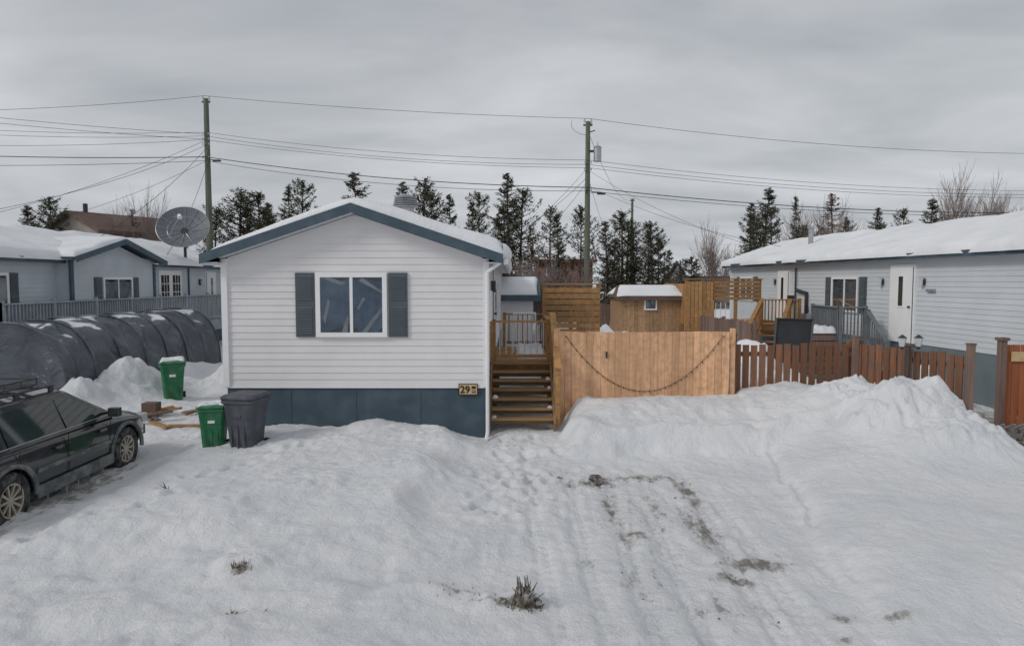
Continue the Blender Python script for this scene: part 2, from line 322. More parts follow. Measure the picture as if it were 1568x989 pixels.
# ------------------------------------------------------------------ houses
def siding(mb,W,z0,bounds,ztop,k,pitch=.127,lap=.016):
    z=z0
    while z<ztop-.005:
        z2=min(z+pitch,ztop)
        a0,a1=bounds(z);b0,b1=bounds(z2)
        if a1-a0>.05:
            mb.add([(a0,lap,z),(a1,lap,z),(b1,.003,z2),(b0,.003,z2),(a0,0,z),(a1,0,z)],[(0,1,2,3),(4,5,1,0)],k)
        z=z2
def window(mb,u,z0,w,h,split=1,curtain='curtain',fr=.07,shut=0,shut_k='shutter'):
    x0=u-w/2;x1=u+w/2;z1=z0+h
    n0,n1=.0,.075
    mb.box(x0,x1,n0,n1,z1-fr,z1,'white');mb.box(x0,x1,n0,n1,z0,z0+fr,'white')
    mb.box(x0,x0+fr,n0,n1,z0+fr,z1-fr,'white');mb.box(x1-fr,x1,n0,n1,z0+fr,z1-fr,'white')
    for i in range(split):
        c=x0+fr+(w-2*fr)*(i+1)/(split+1); mb.box(c-.028,c+.028,n0+.02,n1-.006,z0+fr,z1-fr,'white')
    mb.add([(x0+fr,.058,z0+fr),(x1-fr,.058,z0+fr),(x1-fr,.058,z1-fr),(x0+fr,.058,z1-fr)],[(0,1,2,3)],'glass')
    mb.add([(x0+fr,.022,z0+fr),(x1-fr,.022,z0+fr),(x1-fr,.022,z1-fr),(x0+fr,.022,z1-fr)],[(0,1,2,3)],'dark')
    n=40
    for a,b,ph in((0.0,.47,0),(.53,1.0,2.1)):
        xa=x0+fr+(w-2*fr)*a; xb=x0+fr+(w-2*fr)*b; vs=[];fs=[]
        for i in range(n+1):
            t=i/n; x=xa+(xb-xa)*t; o=.040+.010*math.sin(t*19+ph+math.sin(t*7)*2)
            lift=(.10*h*max(0,math.sin(t*5.1+ph)) if a else .16*h*max(0,t-.2)) if curtain=='curtain' else 0
            vs+=[(x,o,z0+fr+.01+lift),(x,o*.9+.003,z1-fr-.005-.07*abs(math.sin(t*3+ph)))]
        for i in range(n): fs.append((2*i,2*i+2,2*i+3,2*i+1))
        if curtain: mb.add(vs,fs,curtain)
    if curtain=='curtain' and w>1.2:
        for pts in (((.62,.05),(.69,.04),(.93,.40),(.93,.48)),((.60,.88),(.93,.68),(.93,.72),(.66,.92)),((.08,.92),(.36,.80),(.43,.84),(.2,.93)),((.36,.08),(.44,.06),(.46,.30),(.44,.34)),((.58,.45),(.60,.42),(.70,.60),(.66,.62)),((.10,.30),(.13,.20),(.20,.55),(.17,.60))):
            mb.add([(x0+a_*w,.0545,z0+b_*h) for a_,b_ in pts],[(0,1,2,3)],'curtain_and_slivers')  # flat pale slanted slivers between the folds and the pane
    if shut:
        for sx in(x0-.03-shut,x1+.03):
            mb.box(sx,sx+shut,.0,.05,z0-.0,z1,shut_k)
            zz=z0+.06
            while zz<z1-.08:
                if not(abs(zz-(z0+z1)/2)<.05): mb.add([(sx+.04,.053,zz),(sx+shut-.04,.053,zz),(sx+shut-.04,.068,zz+.004),(sx+.04,.068,zz+.004),(sx+.04,.053,zz+.035),(sx+shut-.04,.053,zz+.035)],[(0,1,2,3),(3,2,5,4)],shut_k)
                zz+=.042
def door(mb,u,z0,w=.92,h=2.05,glass=True,k='white'):
    mb.box(u-w/2-.07,u+w/2+.07,0,.045,z0,z0+h+.07,k)
    mb.box(u-w/2,u+w/2,.045,.07,z0+.01,z0+h,k)
    mb.box(u-w/2-.008,u-w/2,.046,.062,z0+.01,z0+h,'darkmetal')
    if glass:
        mb.box(u-.13,u+.13,.07,.085,z0+.95,z0+1.85,'white'); mb.box(u-.09,u+.09,.086,.09,z0+1.0,z0+1.8,'carglass')
    mb.cyl((u-w/2+.08,.07,z0+.98),(u-w/2+.08,.13,z0+.98),.025,.03,8,'darkmetal')
def chevron(mb,hw,zr,sl,t0,t1,y0,y1,k):
    vs=[]
    for y in(y0,y1):
        for x in(-hw,0,hw): vs.append((x,y,zr-sl*abs(x)+t0))
        for x in(-hw,0,hw): vs.append((x,y,zr-sl*abs(x)+t1))
    mb.add(vs,[(0,1,4,3),(1,2,5,4),(6,9,10,7),(7,10,11,8),(0,6,7,1),(1,7,8,2),(3,4,10,9),(4,5,11,10),(0,3,9,6),(2,8,11,5)],k)
def house(name,loc,rot,L,W,zs,zr,sl,k,skirt,fascia='slate',ov=.3,T=.22,eave=.05,corner='white',skew=0,lump=.3):
    e=empty(name,loc,rot); hw=W/2+ov
    we=zr-sl*(W/2)-.17
    core=MB(); core.box(-W/2+.004,W/2-.004,.004,L-.004,-.6,we,skirt); 
    core.add([(-W/2+.004,.004,we),(W/2-.004,.004,we),(0,.004,we+sl*W/2),(-W/2+.004,L-.004,we),(W/2-.004,L-.004,we),(0,L-.004,we+sl*W/2)],[(0,1,2),(3,5,4),(0,2,5,3),(1,4,5,2)],skirt)
    core.build('foundation_and_skirting',e)
    w=MB()
    def gb(z):
        if z<=we: return(-W/2,W/2)
        t=(z-we)/sl; return(-W/2+t,W/2-t)
    w.frame((0,0,0),(1,0,0),(0,-1,0)); siding(w,W,zs,gb,we+sl*W/2,k)
    w.frame((0,L,0),(1,0,0),(0,1,0)); siding(w,W,zs,gb,we+sl*W/2,k)
    for sx in(-1,1):
        w.frame((sx*W/2,0,0),(0,1,0),(sx,0,0)); siding(w,L,zs,lambda z:(0,L),we,k)
        w.frame((0,0,0),(1,0,0),(0,1,0))
        for yy in(0,L):
            w.box(sx*W/2-.05 if sx<0 else W/2-.06,sx*W/2+.06 if sx<0 else W/2+.05, yy-.05 if yy==0 else yy-.06, yy+.06 if yy==0 else yy+.05, zs-.01,we,corner)
    w.box(-W/2-.03,W/2+.03,-.03,0,zs-.035,zs-.002,corner)
    w.build('walls_siding',e,recalc=False)
    r=MB(); chevron(r,hw,zr,sl,0,-.05,-ov,L+ov,'slate')
    chevron(r,hw+.02,zr,sl,.012,-.165,-ov-.03,-ov,fascia); chevron(r,hw+.02,zr,sl,.012,-.165,L+ov,L+ov+.03,fascia)
    for sx in(-1,1):
        r.box(sx*hw if sx>0 else -hw-.025,(hw+.025) if sx>0 else -hw,-ov,L+ov,zr-sl*hw-.16,zr-sl*hw-.005,fascia)
        r.box(min(sx*W/2,sx*hw),max(sx*W/2,sx*hw),-ov,L+ov,zr-sl*hw-.155,zr-sl*hw-.14,'soffit')
    for yy in((-ov,0),(L,L+ov)): chevron(r,W/2,zr,sl,-.06,-.16,yy[0]+.001,yy[1]-.001,'soffit')
    r.build('roof',e)
    snow_slab('roof_snow',-hw-.07,hw+.07,-ov-.0,L+ov,lambda U,V:zr-sl*np.sqrt(U**2+.02)+.005,T,e,eave=eave,skew=skew,lump=lump)
    return e,we
W=4.9
mh,we=house('mobile_home',(-2.93,12.8,0),0,17,W,1.02,4.40,.335,'siding','skirt',T=.18,eave=.06,skew=.6)
# wind-packed lip of snow hanging over the right eave
uu=np.linspace(0,np.pi,10); vv=np.linspace(-.28,17.2,120); Uu,Vv=np.meshgrid(uu,vv); rr_=.14*(1+.5*vnoise(Vv*1.5,Uu*0+2))*np.sqrt(np.clip((Vv+.28)/.3,0,1))
grid('eave_snow_lip',np.stack([2.76+rr_*1.0*np.sin(Uu),Vv,3.53+rr_*1.25*np.cos(Uu)],-1),'snow',mh)
p=MB(); p.frame((0,0,0),(1,0,0),(0,-1,0)); window(p,-.07,1.95,1.33,1.20,1,'curtain',.085,.35); p.build('front_window',mh,recalc=False)
p=MB(); p.frame((W/2,0,0),(0,1,0),(1,0,0))
door(p,3.2,1.27); window(p,5.6,2.0,1.0,1.0,1,'curtain_and_slivers'); window(p,1.0,2.2,.5,.6,0,'curtain_and_slivers'); window(p,10,2.0,1.2,1.0,1,'curtain_and_slivers')
p.box(2.2,2.34,.02,.12,2.75,3.0,'darkmetal'); p.box(3.9,4.0,.02,.1,2.3,2.8,'metal')
p.build('side_door_and_windows',mh,recalc=False)
p=MB()
p.cyl((W/2+.30,-.25,3.36),(W/2+.02,-.09,3.16),.035,.035,8,'white'); p.cyl((W/2+.02,-.09,3.17),(W/2+.02,-.09,.15),.035,.035,8,'white'); p.cyl((W/2+.02,-.09,.16),(W/2+.0,-.3,.05),.035,.035,8,'white')
p.box(W/2+.325,W/2+.41,-.25,17.2,3.30,3.40,'white')
p.build('gutter_and_downspout',mh)
p=MB()
for x in(-1.25,-.02,1.2): p.box(x-.006,x+.006,-.005,.004,-.2,.985,'slate')
p.build('skirt_seams',mh)
p=MB(); p.box(1.93,2.28,-.045,-.025,.86,1.06,'tan'); 
for a in((1.93,2.28,.855,.868),(1.93,2.28,1.052,1.065),(1.925,1.938,.855,1.065),(2.272,2.285,.855,1.065)): p.box(a[0],a[1],-.05,-.024,a[2],a[3],'black')
p.box(2.17,2.25,-.048,-.045,.895,.915,'black');p.box(2.17,2.25,-.048,-.045,.935,.95,'black');p.box(2.17,2.25,-.048,-.045,.975,1.02,'black')
so=p.build('house_number_sign',mh)
tcu=bpy.data.curves.new('house_number_digits','FONT'); tcu.body='29'; tcu.size=.19; tcu.extrude=.004; tcu.offset=.003; tcu.materials.append(M['black'])
to=bpy.data.objects.new('house_number_digits',tcu); to.location=(1.95,-.05,.895); to.rotation_euler=(rad(90),0,0); COL.objects.link(to); to.parent=mh
p=MB(); p.cyl((.40,3.6,4.1),(.40,3.6,4.74),.20,.20,16,'metal')
for i in range(5): p.cyl((.40,3.6,4.74+i*.05),(.40,3.6,4.77+i*.05),.29-.010*i,.31-.010*i,18,'metal')
p.cyl((.40,3.6,4.98),(.40,3.6,5.04),.25,.14,16,'metal'); p.build('roof_vent',mh)
p=MB(); p.cyl((.9,9,4.1),(.9,9,4.7),.06,.06,10,'darkmetal'); p.build('vent_pipe',mh)

# right house
th=rad(4.3); c,s_=math.cos(th),math.sin(th); W2=5.2
rloc=(11.13+W2/2*c,13+W2/2*s_,.27)
rh,we2=house('neighbour_mobile_home',rloc,th,17.6,W2,1.06,4.43,.335,'siding_r','skirt_r',T=.17,eave=.06,corner='white',lump=.6)
p=MB(); p.frame((-W2/2,0,0),(0,1,0),(-1,0,0))
door(p,5.7,1.05,glass=True); window(p,8.5,1.75,1.5,1.1,1,'curtain_and_slivers',.07,.35); door(p,12.6,1.05,.8,2.0); window(p,15.9,1.9,1.3,1.0,1,'curtain_and_slivers',.07,.35)
p.box(11.8,12.0,.02,.18,1.9,2.2,'darkmetal'); p.cyl((10.8,.08,.2),(10.8,.08,2.3),.06,.06,8,'darkmetal'); p.cyl((10.8,.08,2.3),(11.5,.1,2.4),.06,.06,8,'darkmetal'); p.cyl((11.6,.08,1.2),(11.6,.08,3.2),.03,.03,8,'darkmetal')
p.box(10.6,11.1,.02,.15,1.0,1.6,'metal')
for u in(4.85,6.6,13.3):
    p.box(u-.06,u+.06,.02,.10,2.62,2.78,'darkmetal'); p.cyl((u,.10,2.6),(u,.10,2.82),.05,.07,8,'lamp')
p.box(4.4,4.7,.02,.08,2.45,2.52,'metal')
p.build('doors_and_windows',rh,recalc=False)
p=MB(); p.cyl((-1.2,13.4,3.9),(-1.2,13.4,4.75),.09,.09,10,'metal'); p.cyl((-1.2,13.4,4.75),(-1.2,13.4,4.82),.14,.14,10,'metal'); p.build('chimney_pipe',rh)

# left house
W3=5.2
lh,we3=house('neighbour_house_with_bay',(-13.6-W3/2,13.5,.22),0,18.5,W3,1.06,4.43,.335,'siding_b','slate',T=.2,eave=.05,corner='slate',lump=.6)
p=MB()
b0,b1=6.9,11.6; cx=W3/2+.45; bm_=(b0+b1)/2
p.box(W3/2-.3,cx-.003,b0,b1,-.5,we3,'slate')
p.frame((cx,0,0),(0,1,0),(1,0,0)); slb=.25; pk=we3+.05+slb*(b1-b0)/2
siding(p,1,1.06,lambda z:(b0,b1) if z<=we3 else (b0+(z-we3)/slb,b1-(z-we3)/slb),we3+slb*(b1-b0)/2-.02,'siding_b')
p.frame((0,b0,0),(1,0,0),(0,-1,0)); siding(p,1,1.06,lambda z:(W3/2-.2,cx),we3,'siding_b')
p.M=Matrix.Identity(4)
for yy in(b0,b1): p.box(cx-.02,cx+.05,yy-.07,yy+.07,1.0,we3,'slate')
p.build('bay_walls',lh,recalc=False)
r=MB(); hb=(b1-b0)/2+.3
for sx in(-1,1):
    ye=bm_+sx*hb; ze=pk+.12-slb*hb
    r.add([(cx+.35,bm_,pk+.12),(cx+.35,ye,ze),(0.9,ye,ze),(0.9,bm_,pk+.12),(cx+.35,bm_,pk+.06),(cx+.35,ye,ze-.06),(0.9,ye,ze-.06),(0.9,bm_,pk+.06)],[(0,1,2,3),(7,6,5,4),(0,4,5,1),(1,5,6,2)],'slate')
    r.beam((cx+.37,bm_,pk+.05),(cx+.37,ye,ze-.07),.03,.17,'slate')
r.build('bay_roof',lh)
P_us=edge_samples(bm_-hb-.03,bm_+hb+.03,.2); P_vs=edge_samples(1.1,cx+.36,.25)
U,V=np.meshgrid(P_us,P_vs); d=np.minimum(np.minimum(U-P_us[0],P_us[-1]-U),P_vs[-1]-V); pr=np.sqrt(1-(1-np.clip(d/.16,0,1))**2)
grid('bay_roof_snow',np.stack([V,U,pk+.13-slb*np.sqrt((U-bm_)**2+.02)+.13*pr*(1+.5*vnoise(U*2,V*2))],-1),'snow',lh)
p=MB(); p.frame((cx,0,0),(0,1,0),(1,0,0)); window(p,9.25,1.75,1.7,1.15,1,'curtain_and_slivers',.08,.38); p.frame((W3/2,0,0),(0,1,0),(1,0,0))
window(p,4.3,1.8,1.2,1.2,1,'curtain_and_slivers',.08,.35)
for u in(13.2,14.1):
    p.box(u-.45,u+.45,0,.06,1.1,3.2,'white')
    p.box(u-.3,u+.3,.062,.07,1.35,3.0,'carglass')
    for i in(1,2): p.box(u-.3+i*.2-.012,u-.3+i*.2+.012,.07,.08,1.35,3.0,'white')
    for i in range(1,5): p.box(u-.3,u+.3,.07,.078,1.35+i*.33-.012,1.35+i*.33+.012,'white')
for u in(12.3,16.2): p.box(u-.05,u+.05,.02,.12,2.6,2.85,'darkmetal'); p.cyl((u,.13,2.58),(u,.13,2.8),.05,.07,8,'lamp')
door(p,17.3,1.1)
for u in(12.0,15.2): p.box(u-.04,u+.04,.02,.06,1.1,we3,'slate')
p.build('windows_and_doors',lh,recalc=False)
def simple_house(name,loc,rot,L,Wd,h,rise,k,win=True,roof='slate',snow=.14):
    e=empty(name,loc,rot); m=MB(); m.box(-L/2,L/2,0,Wd,-.5,h,k)
    m.add([(-L/2,0,h),(-L/2,Wd,h),(-L/2,Wd/2,h+rise),(L/2,0,h),(L/2,Wd,h),(L/2,Wd/2,h+rise)],[(0,1,2),(3,5,4)],k); m.build('walls',e)
    r=MB()
    for a,b in((-.35,Wd/2),(Wd+.35,Wd/2)):
        za=h-rise*.35/(Wd/2)
        r.add([(-L/2-.3,a,za),(L/2+.3,a,za),(L/2+.3,b,h+rise),(-L/2-.3,b,h+rise),(-L/2-.3,a,za-.22),(L/2+.3,a,za-.22),(L/2+.3,b,h+rise-.22),(-L/2-.3,b,h+rise-.22)],[(0,1,2,3),(4,7,6,5),(0,4,5,1),(1,5,6,2),(0,3,7,4)],roof)
    r.build('roof',e)
    if snow: snow_slab('roof_snow',-L/2-.2,L/2+.2,-.3,Wd+.3,lambda U,V:h+rise-rise*np.abs(V-Wd/2)/(Wd/2)+.01,snow,e,.5,.3)
    if win:
        w=MB(); w.frame((0,0,0),(1,0,0),(0,-1,0))
        for i in range(int(L//2.5)): window(w,-L/2+1.3+i*2.5,h-1.6,1.0,1.0,1,'curtain_and_slivers')
        w.build('windows',e,recalc=False)
    return e
bh=simple_house('distant_brown_house',(-25.0,47,0),rad(62),6.4,6.4,6.4,1.25,'tanwall',True,'brownroof',0)
m=MB(); m.cyl((-2.2,3.2,7),(-2.2,3.2,8.2),.15,.15,8,'darkmetal'); m.build('flue',bh)
simple_house('distant_red_roof_house',(-34,47,0),rad(5),10,6,5.9,1.1,'redbrick',True,'brownroof',.08)
simple_house('distant_red_building',(4.3,56,0),0,4.6,6,4.9,1.6,'redbrick',True,'redbrick',.2)
simple_house('distant_tan_building',(24,70,0),0,12,8,3.6,1.6,'tanwall')
simple_house('white_garden_shed',(.1,29,0),0,1.6,2,2.55,.5,'siding',False)
sh=empty('wooden_shed',(4.95,24.2,-.08)); m=MB()
x=-1.15
while x<1.15: m.box(x,x+.13,-.02,0,0,2.55,'shedwood'); x+=.135
m.box(-1.15,1.16,0,2.2,0,2.55,'shedwood'); m.build('walls',sh)
m=MB(); m.frame((0,-.02,0),(1,0,0),(0,-1,0)); window(m,-.05,2.05,.45,.4,0,'curtain_and_slivers',.05); m.build('window',sh,recalc=False)
m=MB(); m.add([(-1.35,-.25,2.5),(1.35,-.25,2.5),(1.1,.9,2.9),(-1.1,.9,2.9),(-1.35,2.4,2.5),(1.35,2.4,2.5),(-1.35,-.25,2.40),(1.35,-.25,2.40)],[(0,1,2,3),(3,2,5,4),(0,3,4),(1,5,2),(0,6,7,1)],'brownroof'); m.build('roof',sh)
snow_slab('roof_snow',-1.3,1.3,-.2,2.4,lambda U,V:2.52+.36*np.clip(1-np.abs(V-.9)/1.2,0,1)*np.clip((1.4-np.abs(U))/.4,0,1),.08,sh)

# ------------------------------------------------------------------ fences
def fence(name,p0,p1,z0,z1,bw,gap,k,posts=True,jit=.01,th=.022,postk=None,rails=True,slope=0):
    e=empty(name,(p0[0],p0[1],0)); d=Vector((p1[0]-p0[0],p1[1]-p0[1],0)); L=d.length; d.normalize(); n=Vector((d.y,-d.x,0))
    if n.y>0:n=-n
    R=random.Random(len(name)+int(L*10)); m=MB(); m.frame((0,0,0),d,n)
    u=0
    while u+bw<=L+.001:
        t=R.uniform(-jit,jit); o=R.uniform(-.003,.003); sk=R.uniform(-.3,.3)*jit
        m.box(u,u+bw,o,o+th,z0,z1+t+slope*u,k); u+=bw+gap+sk*.3
    m.build('boards',e)
    m=MB(); m.frame((0,0,0),d,n)
    if rails:
        for zz in(z0+.35,z1-.25): m.box(0,L,-.045,-.006,zz,zz+.09,k)
    if posts:
        npst=max(1,round(L/2.4))
        for i in range(npst+1):
            u=L*i/npst; m.box(u-.045,u+.045,-.14,-.047,z0,z1+.06+slope*u,postk or k)
    m.build('posts_and_rails',e); return e
cf=fence('cedar_fence',(.92,13.7),(4.47,13.7),.1,1.98,.138,.006,'cedar',jit=.012)
m=MB(); m.box(-.08,.02,-.06,.06,.1,2.02,'cedar'); m.build('end_post',cf)
def sag(p,q,s,n=14):
    p=Vector(p);q=Vector(q); return [p.lerp(q,i/n)-Vector((0,0,s*4*(i/n)*(1-i/n))) for i in range(n+1)]
gl=sag((1.08,13.66,1.9),(4.25,13.66,1.9),1.12,60)
gm=MB()
for a,b in zip(gl[:-1],gl[1:]): gm.cyl(a,b,.005,.005,5,'wire',False)
for i,a in enumerate(gl[::2]):
    gm.cyl(a,Vector(a)+Vector((.01,-.01,-.035)),.010,.005,6,'wire')
gm.build('string_lights')
gm=MB(); gm.beam((1.9,13.655,1.45),(1.9,13.655,1.58),.04,.03,'darkmetal',(1,0,0)); gm.build('gate_latch')
fence('red_picket_fence',(4.58,14.0),(7.0,14.0),.2,1.70,.13,.04,'red',jit=.03)
fence('red_picket_fence',(7.1,14.0),(7.85,11.75),.2,1.72,.13,.04,'red',jit=.03)
gp=empty('fence_post',(0,0,0)); m=MB()
for x,y,z in((4.53,13.9,1.9),(7.05,13.95,1.85),(7.45,12.85,1.78),(7.9,11.7,1.9)): m.box(x-.05,x+.05,y-.05,y+.05,.0,z,'weath'); m.box(x-.06,x+.06,y-.06,y+.06,z,z+.03,'weath')
m.build('posts',gp)
fence('orange_fence',(10.15,14.0),(11.0,14.0),-.1,1.68,.14,.02,'orange',jit=.01)
m=MB(); m.box(10.0,10.13,13.9,14.02,-.1,1.78,'weath'); m.box(9.97,10.16,13.87,14.05,1.78,1.84,'weath'); m.box(10.25,10.6,13.93,13.95,1.35,1.55,'tan'); m.build('gate_post_with_sign')
fence('weathered_fence',(6.75,19.2),(5.55,38),.3,1.82,.14,.012,'weath',jit=.03)
fence('weathered_fence',(5.5,38),(-8,38),.3,1.9,.14,.012,'weath',jit=.03)
fence('weathered_fence',(4.0,26.9),(2.6,26.9),.3,2.1,.14,.012,'weath',jit=.02)
m=MB(); m.cyl((7.35,12.55,.4),(7.35,12.55,1.78),.018,.018,8,'darkmetal'); m.beam((7.2,12.55,1.79),(7.5,12.55,1.79),.02,.02,'darkmetal')
for x in(7.2,7.5): m.cyl((x,12.55,1.79),(x,12.55,1.95),.045,.075,6,'lamp'); m.cyl((x,12.55,1.95),(x,12.55,2.01),.085,.01,6,'darkmetal'); m.cyl((x,12.55,1.74),(x,12.55,1.79),.02,.045,6,'darkmetal')
m.build('yard_lamp')

# ------------------------------------------------------------------ central deck & stairs
dk=empty('entrance_deck_with_stairs',(0,0,0)); m=MB()
n=7
for i in range(n):
    z=.22+i*(1.27-.22)/n+.10; y=12.98+i*.25
    for j in range(2): m.box(-.40,.80,y+j*.13,y+j*.13+.12,z,z+.04,'stair')
    m.box(-.40,.80,y+.255,y+.27,z-.11,z+.0,'stair')
m.build('stair_treads',dk)
m=MB()
for x in(-.45,.80): m.beam((x+.02,12.95,.18),(x+.02,14.75,1.22),.04,.26,'stair')
m.box(-.44,.86,14.72,14.76,.95,1.21,'honey')
m.box(.82,.86,14.77,18,.95,1.21,'honey'); m.build('stringers',dk)
m=MB(); y=14.72
while y<18: m.box(-.43,.88,y,y+.135,1.225,1.265,'honey'); y+=.14
for x in(-.38,.82):
    for yy in(14.85,16.4,17.9): m.box(x-.05,x+.05,yy-.05,yy+.05,0,1.22,'honey')
m.build('deck_boards',dk)
m=MB()
def rail(m,p,q,z0,z1,k,sp=.12,bk=None,bw=.032,ends=True,zq=0):
    p=Vector((*p,0));q=Vector((*q,0));d=q-p;L=d.length;d.normalize(); 
    up=Vector((0,0,1)); a=p+up*z1;b=q+up*(z1+zq); m.beam(a,b,.13,.038,k); m.beam(p+up*(z0+.1),q+up*(z0+.1+zq),.04,.07,k)
    t=sp
    while t<L-.03: 
        c=p+d*t; zo=zq*t/L; m.box(c.x-bw/2,c.x+bw/2,c.y-bw/2,c.y+bw/2,z0+.08+zo,z1-.02+zo,bk or k); t+=sp
    if ends:
        for c,zo in((p,0),(q,zq)): m.box(c.x-.045,c.x+.045,c.y-.045,c.y+.045,z0-.2+zo,z1+.05+zo,k)
rail(m,(-.40,14.78),(.80,14.78),1.27,2.12,'honey',.135,'metal',.02)
rail(m,(.84,14.82),(.84,18),1.27,2.12,'honey')
rail(m,(-.2,18.05),(.84,18.05),1.27,2.12,'honey')
m.build('deck_railing',dk)
m=MB()
m.box(.84,.93,13.05,13.14,.2,1.35,'honey'); m.box(.82,.91,14.68,14.77,.9,2.25,'honey')
m.beam((.88,13.0,1.32),(.88,14.8,2.30),.13,.04,'honey'); m.beam((.88,13.05,1.18),(.88,14.72,2.1),.04,.09,'honey')
m.beam((.88,13.05,.6),(.88,14.72,1.45),.04,.09,'honey')
for i in range(1,11):
    t=i/11; y=13.1+1.62*t; m.box(.865,.895,y-.015,y+.015,.62+.86*t,1.2+.9*t,'honey')
m.box(-.47,-.40,14.66,14.74,1.2,2.2,'honey'); m.build('stair_handrail',dk)
m=MB()
for i in range(9): m.box(.05+i*.06,.062+i*.06,16.6,16.612,1.45,2.2,'white')
m.box(.03,.58,16.59,16.625,2.2,2.235,'white'); m.box(.03,.58,16.59,16.625,1.42,1.45,'white')
for x in(.03,.56): m.box(x,x+.025,16.6,16.625,1.265,2.2,'white')
m.build('baby_gate',dk)
def snow_strip(name,x0,x1,y0,y1,z,t,parent):
    u=np.linspace(x0,x1,max(6,int((x1-x0)/.05)));v=np.linspace(y0,y1,max(6,int((y1-y0)/.05)));U,V=np.meshgrid(u,v); dd=np.minimum(np.minimum(U-x0,x1-U),np.minimum(V-y0,y1-V))
    return grid(name,np.stack([U,V,z+t*np.sqrt(1-(1-np.clip(dd/.06,0,1))**2)*(1+.8*vnoise(U*8+x0*3,V*8))],-1),'snow',parent)
snow_strip('deck_snow',.1,.78,15.2,17.9,1.262,.10,dk)
for i,(xa,xb) in enumerate(((-.4,-.30),(.70,.8),(-.4,-.28),(.72,.8),(.70,.8))): snow_strip('step_snow',xa,xb,13.02+i*.25,13.22+i*.25,.22+i*.15+.138,.04,dk)
def screen(name,x0,x1,y,z0,z1,k='honey',sl=.12,gp=.03):
    m=MB(); 
    for x in(x0,(x0+x1)/2,x1): m.box(x-.045,x+.045,y,y+.09,z0-1.2,z1+.04,k)
    z=z0
    while z+sl<z1+.01: m.box(x0-.04,x1+.04,y-.025,y-.002,z,z+sl,k); z+=sl+gp
    m.box(x0-.06,x1+.06,y-.05,y+.12,z1+.04,z1+.075,k); return m.build(name)
screen('privacy_screen',.82,2.2,17.4,1.35,2.86)
# ------------------------------------------------------------------ right neighbour decks
nd=empty('wooden_deck',(-.15,0,0)); m=MB()
y=23.5
while y<27: m.box(6.15,10.1,y,y+.135,1.46,1.5,'honey'); y+=.14
m.box(6.15,10.1,23.46,23.495,1.2,1.46,'honey')
for x in(6.2,7.4,8.6,10.0): m.box(x-.06,x+.06,23.52,23.64,0,1.45,'honey')
m.build('platform',nd)
m=MB()
x=6.15
while x<7.05: m.box(x,x+.12,23.43,23.455,1.3,2.98,'honey'); x+=.135
z=2.35
while z<2.95: m.box(7.05,8.65,23.43,23.455,z,z+.10,'honey'); z+=.14
for x in(6.15,7.06,7.85,8.66): m.box(x-.05,x+.05,23.46,23.55,1.3,3.04,'honey')
m.box(6.08,8.74,23.40,23.58,3.04,3.075,'honey'); 
for i in range(22): m.box(6.12,6.145,23.6+i*.15,23.72+i*.15,1.5,2.9,'honey')
for i in range(9): m.box(7.15+i*.17,7.17+i*.17,23.47,23.49,1.55,2.25,'white')
m.build('screen_wall',nd)
m=MB(); rail(m,(8.75,23.5),(10.05,23.5),1.5,2.35,'honey')
rail(m,(8.7,23.4),(7.5,21.6),1.5,2.35,'honey',zq=-1.1); rail(m,(9.6,23.2),(8.4,21.2),1.5,2.35,'honey',zq=-1.15)
for i in range(6):
    t=i/6; m.beam((8.65-1.2*t-.0,23.3-1.9*t,1.35-t*1.1),(9.55-1.2*t,23.1-1.9*t,1.35-t*1.1),.28,.04,'honey')
m.build('railings_and_stairs',nd)
gd=empty('grey_porch',(0,1.7,0)); m=MB(); m.box(9.3,10.4,17.6,19.4,1.15,1.22,'greydark'); m.box(9.3,10.4,17.58,17.6,.2,1.15,'greydark')
rail(m,(9.3,17.6),(10.0,17.6),1.22,2.25,'greydark',.10); rail(m,(9.3,17.65),(9.3,19.4),1.22,2.25,'greydark',.10)
rail(m,(10.05,17.55),(10.1,16.6),1.22,2.15,'greydark',.11,zq=-.8)
for i in range(4): m.box(10.1,10.6,17.3-i*.26,17.54-i*.26,1.0-i*.22,1.04-i*.22,'greydark')
m.build('porch_parts',gd)
m=MB(); m.frame((7.0,18.2,0),(1,.1,0),(-.1,1,0))
m.add([(0,0,.8),(1.02,0,.8),(1.25,.3,1.93),(.22,.3,1.97),(0,.05,.8),(1.02,.05,.8),(1.25,.35,1.93),(.22,.35,1.97)],[(0,1,2,3),(7,6,5,4),(0,4,5,1),(1,5,6,2),(2,6,7,3),(3,7,4,0)],'bbq')
m.beam((-.01,-.01,.82),(.21,.29,1.98),.05,.04,'darkmetal'); m.beam((1.03,-.01,.82),(1.26,.29,1.94),.05,.04,'darkmetal'); m.beam((.2,.29,1.98),(1.27,.29,1.94),.05,.04,'darkmetal')
m.build('leaning_dark_panel',recalc=False)
def snow_blob(name,x,y,z,rx,ry,rz):
    u=np.linspace(0,1,18);v=np.linspace(0,2*np.pi,40); U,V=np.meshgrid(u,v)
    r=U*(1+.3*vnoise(np.cos(V)*2+x,np.sin(V)*2+y)); P=np.stack([x+rx*r*np.cos(V),y+ry*r*np.sin(V),z+rz*np.sqrt(np.clip(1-U**2,0,1))*(1+.4*vnoise(r*np.cos(V)*3+x,r*np.sin(V)*3))],-1); return grid(name,P,'snow')
snow_blob('snow_pile',6.15,17.6,.4,.7,.7,1.05); snow_blob('snow_pile',2.9,19,.4,1.0,.8,1.3); snow_blob('snow_pile',9.2,16.5,.0,.7,1.0,.5)
wc=empty('wooden_crate'); m=MB(); m.box(8.3,9.25,19.5,20.3,.3,1.5,'weath'); 
for i in range(6): m.box(8.28,9.27,19.47,19.495,.35+i*.19,.5+i*.19,'weath')
m.build('crate_boards',wc); snow_strip('crate_snow',8.25,9.3,19.45,20.35,1.5,.16,wc)
